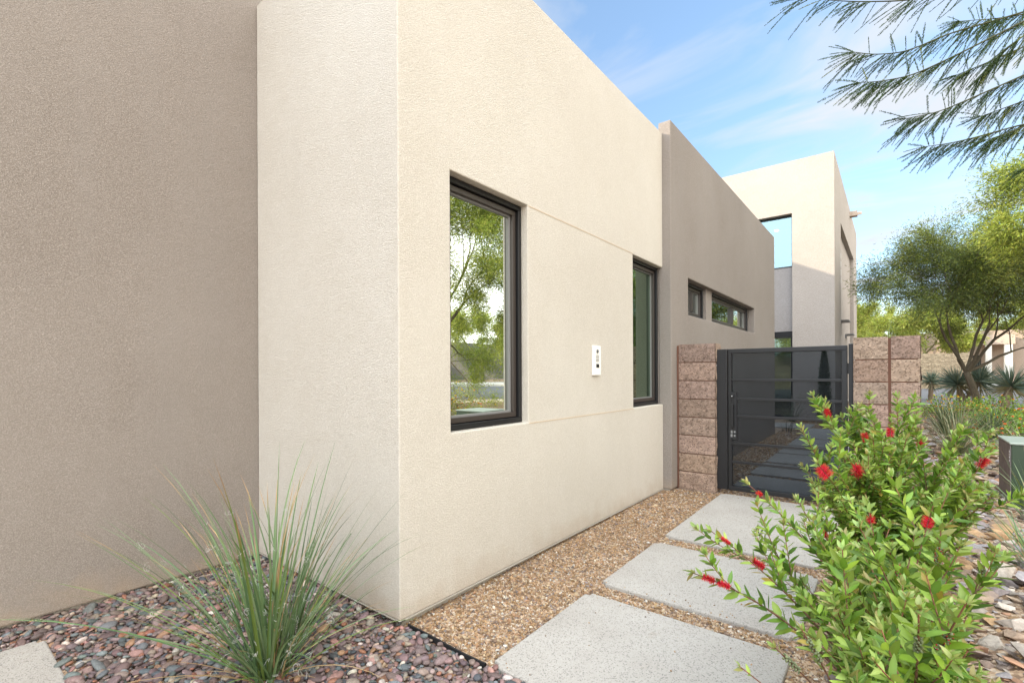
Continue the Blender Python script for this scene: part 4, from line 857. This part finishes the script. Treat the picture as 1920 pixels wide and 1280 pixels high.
# ---------------------------------------------------------------- trees
def tree(name, label, cat, base, height, nlimb, seed, crown, nleaf, lsize, cols, bark=(0.16, 0.13, 0.09), tr=0.07, fork=0.25, spread=0.75, lean=(0, 0), spray=0.32, group=None, levels=4, droop=0.25, wr=0.16, limb_dirs=None):
    r = np.random.default_rng(seed); base = np.asarray(base, float); t = thing(name, label, cat, tuple(base), group)
    wood = MB(); tips = []
    def grow(p, d, l, rad, lev):
        n = 5; pts = [p]; dd = d
        for _ in range(n - 1): dd = unit(dd + r.normal(0, 0.13, 3) + np.array([0, 0, 0.05 if lev < 2 else -0.03])); pts.append(pts[-1] + dd * l / (n - 1))
        pts = np.array(pts); r1 = rad * 0.62; wood.tube(pts, np.linspace(rad, r1, n), 6 if lev < 2 else 4, np.array(bark) * r.uniform(0.85, 1.15), lev >= levels - 1)
        if lev >= levels: tips.append((pts[-1], dd)); tips.append((pts[2], dd)); return
        if lev >= levels - 1: tips.append((pts[3], dd))
        for k in range(3 if lev > 0 else 2):
            i = n - 1 if k == 0 else r.integers(2, n); a = unit(np.cross(dd, r.normal(size=3))); nd = unit(dd + a * r.uniform(0.45, 0.95) * (0.6 if k == 0 else 1.1) + np.array([0, 0, 0.08])); grow(pts[i], nd, l * r.uniform(0.62, 0.82), r1 * r.uniform(0.6, 0.85), lev + 1)
    fk = base + [lean[0], lean[1], height * fork]; tp = bez(base - [0, 0, 0.15], base + [lean[0] * 0.3, lean[1] * 0.3, height * fork * 0.5], fk, 8); wood.tube(tp, np.linspace(tr * 1.35, tr, 8), 9, bark)
    for k in range(nlimb):
        if limb_dirs: d = unit(limb_dirs[k])
        else: a = k * 2 * math.pi / nlimb + r.uniform(-0.4, 0.4); d = unit([math.cos(a) * spread, math.sin(a) * spread, r.uniform(0.75, 1.2)])
        grow(fk, d, height * 0.30 * crown, tr * 0.62, 0)
    P = np.array([q[0] for q in tips]); D = np.array([q[1] for q in tips]); n = nleaf
    k = r.integers(0, len(P), n); sdir = unit(D[k] + r.normal(0, 0.55, (n, 3)) + [0, 0, -droop]); u = r.uniform(0, 1, (n, 1)); p = P[k] + sdir * u * spray + r.normal(0, spray * 0.10, (n, 3))
    ld = unit(sdir * 0.9 + r.normal(0, 0.55, (n, 3)) + [0, 0, -droop * 0.8]); l = r.uniform(lsize * 0.6, lsize * 1.3, n)[:, None]; sd = unit(np.cross(ld, r.normal(size=(n, 3)))) * l * wr * 0.5
    v = np.stack([p - sd * 0.5, p + ld * l * 0.5 - sd, p + ld * l, p + ld * l * 0.5 + sd], 1); tone = r.uniform(0.7, 1.3, len(P))[k][:, None]
    c = np.array(cols)[r.integers(0, len(cols), n)] * r.uniform(0.8, 1.2, (n, 1)) * tone
    wood.build('trunk', MT['bark'], t, True); i = (np.arange(n) * 4)[:, None]
    np_mesh('crown', v.reshape(-1, 3), [np.arange(4)[None] + i], MT['needle'], t, np.repeat(c, 4, 0))
    return t
MESQ = [(0.085, 0.115, 0.035), (0.11, 0.14, 0.04), (0.07, 0.10, 0.035), (0.15, 0.16, 0.045)]
DARKM = [(0.045, 0.085, 0.026), (0.06, 0.10, 0.03), (0.035, 0.07, 0.024)]
BRIGHT = [(0.24, 0.30, 0.045), (0.30, 0.34, 0.06), (0.19, 0.26, 0.04), (0.34, 0.36, 0.08)]  # yellow green leaves; a sunlit look is put into the colour
PALO = [(0.17, 0.20, 0.04), (0.21, 0.23, 0.05), (0.14, 0.18, 0.035), (0.25, 0.25, 0.06)]
tx, ty = gp(1838, 770, 0.31)
tree('mesquite_tree', 'dark feathery mesquite tree with leaning forked trunk behind the yuccas', 'tree', (tx, ty, gz(tx, ty)), 5.8, 6, 61, 0.80, 190000, 0.078, MESQ + MESQ + BRIGHT[:1] + PALO[:2], tr=0.072, fork=0.18, lean=(-0.28, -0.1), spread=0.80, spray=0.55, wr=0.17, limb_dirs=[(0.9, 0.6, 0.75), (0.35, 0.3, 1.1), (-0.30, -0.15, 1.0), (0.7, -0.4, 0.9), (1.1, 0.8, 0.55), (-0.2, -0.35, 0.8)])
tree('mesquite_tree', 'large bright feathery tree mirrored in the tall bronze framed window', 'tree', (8.2, 10.4, gz(8.2, 10.4)), 8.2, 9, 62, 0.95, 260000, 0.10, BRIGHT, tr=0.11, fork=0.20, lean=(-0.3, 0.0), spread=0.95, spray=0.75, wr=0.20)
tree('mesquite_tree', 'tall mesquite tree reaching in from the right edge of the picture', 'tree', (3.7, 13.2, gz(3.7, 13.2)), 6.6, 5, 63, 0.76, 130000, 0.075, MESQ[:1] + BRIGHT + BRIGHT + PALO[:1], tr=0.085, fork=0.25, lean=(0.2, 0.0), spread=0.85, spray=0.45, wr=0.22)
far = [(-4.0, 47, 7.0), (1.0, 40, 5.0), (4.2, 44, 6.5), (8, 34, 5.5), (12.5, 33, 6.0), (19, 26, 6.0), (27, 20, 6.0), (22, 13.5, 4.6), (29, 9, 6.5), (-1.5, 62, 7.5)]
flab = ['light green tree far off beside the tower edge', 'sunlit yellow green tree low behind the wide pillar', 'sunlit yellow green tree behind the mesquite crown', 'sunlit tree before the beige house across the street', 'sunlit tree right of the beige house columns', 'tree at the street corner mirrored in the tall window', 'tree before the grey house mirrored in the windows', 'small golden tree mirrored in the tall window', 'big tree behind the grey house mirrored in the windows', 'farthest pale tree on the skyline beside the tower']
for k, (x, y, h) in enumerate(far):
    tree('palo_verde_tree', flab[k], 'tree', (x, y, gz(x, y)), h, 5, 70 + k, 1.0, 34000, 0.19, PALO + BRIGHT, (0.20, 0.19, 0.10), 0.10, 0.2, 0.95, spray=0.55, group='sunlit trees across the street', levels=3, wr=0.22)

# near tree whose branches hang into the picture at the upper right
NB = np.array([3.1, 2.9, 0.0]); NB[2] = gz(3.1, 2.9)
nt_ = thing('mesquite_tree', 'near mesquite tree whose feathery dark branches hang into the upper right sky', 'tree', tuple(NB))
wood = MB(); lv_p = []; lv_d = []; lv_l = []; lv_c = []
fk = NB + [-0.1, 0.0, 1.5]; wood.tube(bez(NB - [0, 0, 0.2], NB + [0.1, 0, 0.8], fk, 8), np.linspace(0.11, 0.08, 8), 9, (0.15, 0.12, 0.09))
r = np.random.default_rng(88)
def feather(p, d, l, lit=False):
    """one pinnate leaf: thin stalk with two rows of tiny leaflets"""
    m_ = int(l / 0.0056); t = np.linspace(0.08, 1, m_); drp = np.array([0, 0, -1.0]) * l * r.uniform(0.02, 0.14)
    q = p + d * (t * l)[:, None] + drp * (t ** 2)[:, None]; wood.tube(np.array([p, p + d * l * 0.5 + drp * 0.25, p + d * l + drp]), [0.0012, 0.001, 0.0006], 3, (0.05, 0.075, 0.025), False)
    sd = unit(np.cross(d, r.normal(size=3)))
    for sgn in (-1, 1):
        lv_p.append(q); lv_d.append(unit(np.tile(sd * sgn + d * 1.25, (m_, 1)) + r.normal(0, 0.12, (m_, 3)))); lv_l.append(np.full(m_, 0.0074) * r.uniform(0.85, 1.1, m_) * np.interp(t, [0, 0.15, 0.85, 1], [0.8, 1, 1, 0.6]))
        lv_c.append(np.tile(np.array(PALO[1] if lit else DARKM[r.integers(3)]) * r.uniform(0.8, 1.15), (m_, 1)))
def hang(path, n, ln, limb=True, thick=0.006, down=(-0.62, -0.0, -0.8)):
    P = np.array([at(*q) for q in path]); u = np.linspace(0, 1, len(P)); tt = np.linspace(0, 1, 24); pts = np.stack([np.interp(tt, u, P[:, k]) for k in range(3)], -1)
    for _ in range(3): pts[1:-1] = (pts[:-2] + pts[1:-1] * 2 + pts[2:]) / 4
    wood.tube(pts, np.linspace(thick * 0.75, 0.0012, 24), 5, (0.08, 0.085, 0.045))
    if limb: wood.tube(bez(fk, 0.5 * (fk + pts[0]) + [0, 0, 0.45], pts[0], 10), np.linspace(0.035, thick, 10), 6, (0.15, 0.12, 0.09))
    right = CR[0]
    for k in range(int(n * 1.5)):
        v = r.uniform(0.0, 1.0); i = v * 23; j = min(int(i), 22); p = pts[j] + (pts[j + 1] - pts[j]) * (i - j); T = unit(pts[j + 1] - pts[j])
        if r.random() < 0.09: d = unit(np.array([0, 0, 1.0]) + r.normal(0, 0.14, 3) + T * 0.1); l = r.uniform(0.4, 0.75) * ln
        else: d = unit(-right * r.uniform(0.30, 0.7) + np.array([0, 0, -1.0]) * r.uniform(0.35, 1.0) + T * 0.4 + r.normal(0, 0.13, 3)); l = r.uniform(0.7, 1.45) * ln
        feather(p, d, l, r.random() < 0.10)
    for k in range(5): feather(pts[-1], unit(unit(pts[-1] - pts[-4]) + r.normal(0, 0.22, 3)), ln * r.uniform(0.6, 1.0))
hang([(1940, -45, 2.1), (1800, -18, 2.0), (1700, 2, 2.0), (1600, 4, 2.0), (1500, -4, 2.0)], 34, 0.135)
hang([(1990, 0, 2.2), (1880, 35, 2.1), (1780, 62, 2.05), (1700, 98, 2.0), (1640, 103, 2.0), (1602, 98, 2.0)], 62, 0.135)
hang([(1980, 10, 2.0), (1860, 70, 1.95), (1780, 110, 1.95), (1710, 142, 1.95), (1650, 153, 1.95), (1612, 155, 1.95)], 62, 0.125)
hang([(2000, 105, 2.1), (1900, 150, 2.05), (1820, 185, 2.0), (1760, 210, 2.0), (1700, 222, 2.0)], 60, 0.125)
hang([(2010, 215, 2.2), (1910, 235, 2.15), (1840, 255, 2.1), (1785, 268, 2.1), (1735, 275, 2.1)], 52, 0.13)
hang([(2000, -10, 2.4), (1930, 25, 2.35), (1870, 35, 2.3), (1800, 40, 2.3)], 60, 0.12)
hang([(2000, 55, 2.3), (1910, 92, 2.25), (1850, 118, 2.2), (1795, 140, 2.2)], 46, 0.12)
hang([(2010, 150, 2.3), (1940, 182, 2.25), (1885, 202, 2.2), (1840, 218, 2.2)], 40, 0.12)
hang([(2010, 205, 2.0), (1950, 225, 1.95), (1890, 250, 1.95), (1850, 262, 1.95)], 36, 0.11)
hang([(2000, 5, 2.1), (1930, 60, 2.1), (1880, 95, 2.1), (1835, 150, 2.1)], 40, 0.12)
hang([(2010, 280, 2.2), (1960, 300, 2.15), (1915, 318, 2.1)], 14, 0.12)
for k in range(60):                                    # the rest of the crown, right of the picture
    e = NB + [r.uniform(-0.9, 1.6), r.uniform(-1.8, 2.2), r.uniform(2.3, 3.6)]; pts = bez(fk, 0.5 * (fk + e) + [0, 0, 0.3], e, 8); wood.tube(pts, np.linspace(0.02, 0.003, 8), 4, (0.15, 0.12, 0.09))
    for q in range(14): feather(pts[r.integers(4, 8)] + r.normal(0, 0.08, 3), unit(r.normal(size=3) + [0, 0, -0.5]), 0.13)
wood.build('trunk', MT['bark'], nt_, True)
P = np.concatenate(lv_p); D = np.concatenate(lv_d); l = np.concatenate(lv_l)[:, None]; n = len(P); sd = unit(np.cross(D, r.normal(size=(n, 3)))) * 0.0019
v = np.stack([P - sd * 0.6, P + D * l * 0.5 - sd, P + D * l, P + D * l * 0.5 + sd], 1)
np_mesh('crown', v.reshape(-1, 3), [np.arange(4)[None] + (np.arange(n) * 4)[:, None]], MT['needle'], nt_, np.repeat(np.concatenate(lv_c), 4, 0))

# young slim tree behind the gate, shrubs beside it
def slim(label, x, y, h, w, seed):
    r = np.random.default_rng(seed); z = gz(x, y); t = thing('young_cypress', label, 'tree', (x, y, z)); n = 5200
    u = r.uniform(0.02, 1, n); rad = w * np.interp(u, [0, 0.1, 0.5, 0.85, 1], [0.7, 1, 0.85, 0.45, 0.1]) * r.uniform(0.3, 1.05, n); a = r.uniform(0, 6.283, n); p = np.stack([x + rad * np.cos(a), y + rad * np.sin(a), z + u * h], -1)
    d = unit(np.stack([np.cos(a) * 0.5, np.sin(a) * 0.5, np.ones(n)], -1) + r.normal(0, 0.35, (n, 3))); ln = r.uniform(0.03, 0.075, n); leaf_mesh('foliage', p, d, ln, ln * 0.25, np.array((0.05, 0.075, 0.04)) * r.uniform(0.7, 1.3, (n, 1)), MT['leaf'], t)
    mb = MB(); mb.tube([(x, y, z - 0.1), (x, y, z + h * 0.9)], [0.02, 0.005], 6, (0.12, 0.09, 0.06)); mb.build('trunk', MT['bark'], t)
slim('slim dark upright shrub behind the gate screen against the tower', -1.33, 14.0, 1.75, 0.15, 91)
clump('wispy strap leaf clump behind the gate screen near the slim shrub', -2.02, 13.9, 60, (0.5, 1.0), (0.5, 0.25), [(0.10, 0.13, 0.08)], seed=92)
clump('small dark weed behind the gate screen at the end of the taupe wall', -1.75, 11.6, 26, (0.2, 0.4), (0.6, 0.3), [(0.04, 0.05, 0.03)], seed=93)

# rear garden seen through the glass door
rw = thing('garden_wall', 'sunlit tan block garden wall seen through the glass door', 'wall', (-6, 30, 0.2)); mb = MB()
for c_ in range(8):
    for k in range(24): block_face(mb, -14 + k * 0.7, -14 + k * 0.7 + 0.68, 0.55 + c_ * 0.21, 0.75 + c_ * 0.21, lambda u, zz, o_: (u, 30 - o_, zz), (1, 1, 1), 0.02, seed=c_ * 40 + k)
mb.box(-14, 2.8, 30.001, 30.25, 0, 2.2); mb.build('block_course', MT['yard_block'], rw)
tree('palo_verde_tree', 'bright green tree above the garden wall seen through the glass door', 'tree', (-6.2, 32, 0.5), 6, 4, 95, 1.1, 16000, 0.16, PALO, (0.2, 0.19, 0.1), 0.1, 0.2, 0.95, spray=0.6, levels=3, wr=0.25)

# ---------------------------------------------------------------- across the street
def far_house(label, boxes, material, wins, cols=()):
    x = boxes[0][0]; y = boxes[0][2]; t = thing('street_house', label, 'house', (x, y, 0))
    mb = MB()
    for b_ in boxes: mb.box(*b_)
    mb.build('wall', material, t)
    for w_ in wins: 
        q = MB(); q.box(*w_); o = q.build('window', MT['blackframe'], t)
    for c_ in cols: 
        q = MB(); q.box(*c_); q.build('column', MT['white_plastic'], t)
    return t
far_house('low beige house with white columns across the street behind the trees', [(0.6, 14.5, 41.5, 50, 0.3, 3.9), (4.2, 5.6, 40.4, 41.48, 3.0, 3.55)], MT['tan_stucco'], [(2.0, 2.55, 41.42, 41.497, 1.7, 2.25), (3.85, 4.25, 41.42, 41.497, 0.8, 2.4), (8.4, 9.2, 41.42, 41.497, 1.7, 2.4)], [(4.35, 4.62, 40.45, 40.75, 0.6, 2.998), (5.15, 5.5, 40.45, 40.75, 0.6, 2.998)])
far_house('low grey house across the street mirrored in the tall window', [(24, 34, 22.5, 36, 0.3, 4.0), (27, 36, 10, 22.4, 0.3, 3.6)], MT['grey_stucco'], [(23.93, 23.997, 26, 27.4, 1.6, 2.8), (26.93, 26.997, 14, 16, 1.4, 2.8)])
clump('golden grass clump by the street mirrored in the tall window', 7.5, 10.9, 160, (0.5, 1.0), (0.5, 0.3), [(0.3, 0.26, 0.1)], seed=96)
flower_shrub('yellow flowering shrub by the kerb mirrored in the tall window', 8.2, 11.2, 0.8, 0.5, (80, YEL), 46)
flower_shrub('green rounded shrub by the kerb mirrored in the tall window', 6.0, 8.4, 0.9, 0.8, (30, YEL), 47)

flower_shrub('golden flowering shrub nearest the tall window reflection', 4.4, 8.4, 0.8, 0.55, (90, YEL), 48, PALE)
flower_shrub('pale green mounded shrub beside the mirrored tree', 6.3, 10.6, 0.9, 0.7, (60, YEL), 49, PALE)
flower_shrub('small golden shrub on the verge mirrored in the tall window', 7.2, 9.2, 0.7, 0.5, (90, YEL), 50, PALE)

# ---------------------------------------------------------------- daylight
SUN = np.array([-1.0, -1.5, 0.5]); elev = math.atan2(SUN[2], math.hypot(SUN[0], SUN[1])); rot = math.atan2(SUN[0], SUN[1])
w = bpy.data.worlds.new('World'); bpy.context.scene.world = w; w.use_nodes = True; nt = w.node_tree; bg = nt.nodes['Background']
sk = N(nt, 'ShaderNodeTexSky', sky_type='NISHITA', sun_disc=False, sun_elevation=elev, sun_rotation=rot % (2 * math.pi)); sk.air_density = 1.0; sk.dust_density = 0.25; sk.ozone_density = 1.2
tc = N(nt, 'ShaderNodeTexCoord')
# thin cirrus: noise on the sky plane (direction / height)
sx = N(nt, 'ShaderNodeSeparateXYZ'); L(nt, tc.outputs['Generated'], sx.inputs[0])
zz = N(nt, 'ShaderNodeMath', operation='MAXIMUM'); L(nt, sx.outputs[2], zz.inputs[0]); zz.inputs[1].default_value = 0.06
def div(a): 
    d_ = N(nt, 'ShaderNodeMath', operation='DIVIDE'); L(nt, a, d_.inputs[0]); L(nt, zz.outputs[0], d_.inputs[1]); return d_.outputs[0]
cb = N(nt, 'ShaderNodeCombineXYZ'); L(nt, div(sx.outputs[0]), cb.inputs[0]); L(nt, div(sx.outputs[1]), cb.inputs[1])
mp = N(nt, 'ShaderNodeMapping'); mp.inputs['Rotation'].default_value = (0, 0, math.radians(35)); mp.inputs['Scale'].default_value = (0.80, 1.15, 1); mp.inputs['Location'].default_value = (0.35, 0.1, 0); L(nt, cb.outputs[0], mp.inputs[0])
cn = N(nt, 'ShaderNodeTexNoise'); cn.inputs['Scale'].default_value = 1.5; cn.inputs['Detail'].default_value = 7; cn.inputs['Roughness'].default_value = 0.52; cn.inputs['Distortion'].default_value = 0.5; L(nt, mp.outputs[0], cn.inputs['Vector'])
cf = ramp(nt, cn.outputs[0], [(0.44, (0, 0, 0)), (0.53, (0.35,) * 3), (0.64, (0.95,) * 3)])
CLOUD = (2.05, 2.15, 2.3)
# bright haze added right of and behind the viewer to light shaded walls
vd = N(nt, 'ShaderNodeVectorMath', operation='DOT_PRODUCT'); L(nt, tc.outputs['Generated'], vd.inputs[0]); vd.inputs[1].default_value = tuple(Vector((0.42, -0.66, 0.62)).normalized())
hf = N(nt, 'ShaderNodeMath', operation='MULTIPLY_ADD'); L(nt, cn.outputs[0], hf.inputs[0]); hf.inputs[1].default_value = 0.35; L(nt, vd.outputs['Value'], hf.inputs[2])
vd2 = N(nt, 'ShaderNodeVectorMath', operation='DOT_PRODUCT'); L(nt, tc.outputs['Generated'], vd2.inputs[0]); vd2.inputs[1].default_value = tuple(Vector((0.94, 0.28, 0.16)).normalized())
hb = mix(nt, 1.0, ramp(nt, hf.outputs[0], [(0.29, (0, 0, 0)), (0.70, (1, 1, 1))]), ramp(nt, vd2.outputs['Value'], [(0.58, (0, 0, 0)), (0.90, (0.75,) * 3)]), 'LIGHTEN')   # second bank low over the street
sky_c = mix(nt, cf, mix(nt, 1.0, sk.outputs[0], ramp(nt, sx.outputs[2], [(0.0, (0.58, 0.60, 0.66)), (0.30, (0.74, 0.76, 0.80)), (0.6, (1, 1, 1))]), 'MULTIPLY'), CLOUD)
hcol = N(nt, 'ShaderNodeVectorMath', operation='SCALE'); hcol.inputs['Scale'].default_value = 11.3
L(nt, ramp(nt, sx.outputs[0], [(0.10, (0.85, 0.94, 1.04)), (0.75, (0.97, 0.91, 0.81))]), hcol.inputs[0])   # added haze tinted: cool behind, warmer towards the street
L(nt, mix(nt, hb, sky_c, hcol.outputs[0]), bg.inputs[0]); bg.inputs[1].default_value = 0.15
sd_ = bpy.data.lights.new('sun', 'SUN'); sd_.energy = 2.0; sd_.angle = math.radians(0.5); sd_.color = (1.0, 0.86, 0.66)
so = bpy.data.objects.new('sun', sd_); C.objects.link(so); so.location = (-20, -30, 20); so.rotation_euler = Vector(SUN).to_track_quat('Z', 'Y').to_euler()
vs = bpy.context.scene.view_settings; vs.view_transform = 'Standard'; vs.look = 'None'; vs.exposure = 1.5; vs.gamma = 1.0
bpy.context.scene.cycles.max_bounces = 8

# groups of look-alikes
for o in list(C.objects):
    if o.parent is None:
        k = o.name.split('.')[0]
        gname = {'grass_clump': 'strap leaf clumps', 'lantana_shrub': 'small flowering shrubs', 'yucca_tree': 'yucca trees of the planting bed', 'block_pillar': 'block pillars beside the gate', 'bottlebrush_shrub': 'bottlebrush shrubs beside the path', 'mesquite_tree': 'mesquite trees', 'street_house': 'houses across the street'}.get(k)
        if gname and 'group' not in o: o['group'] = gname
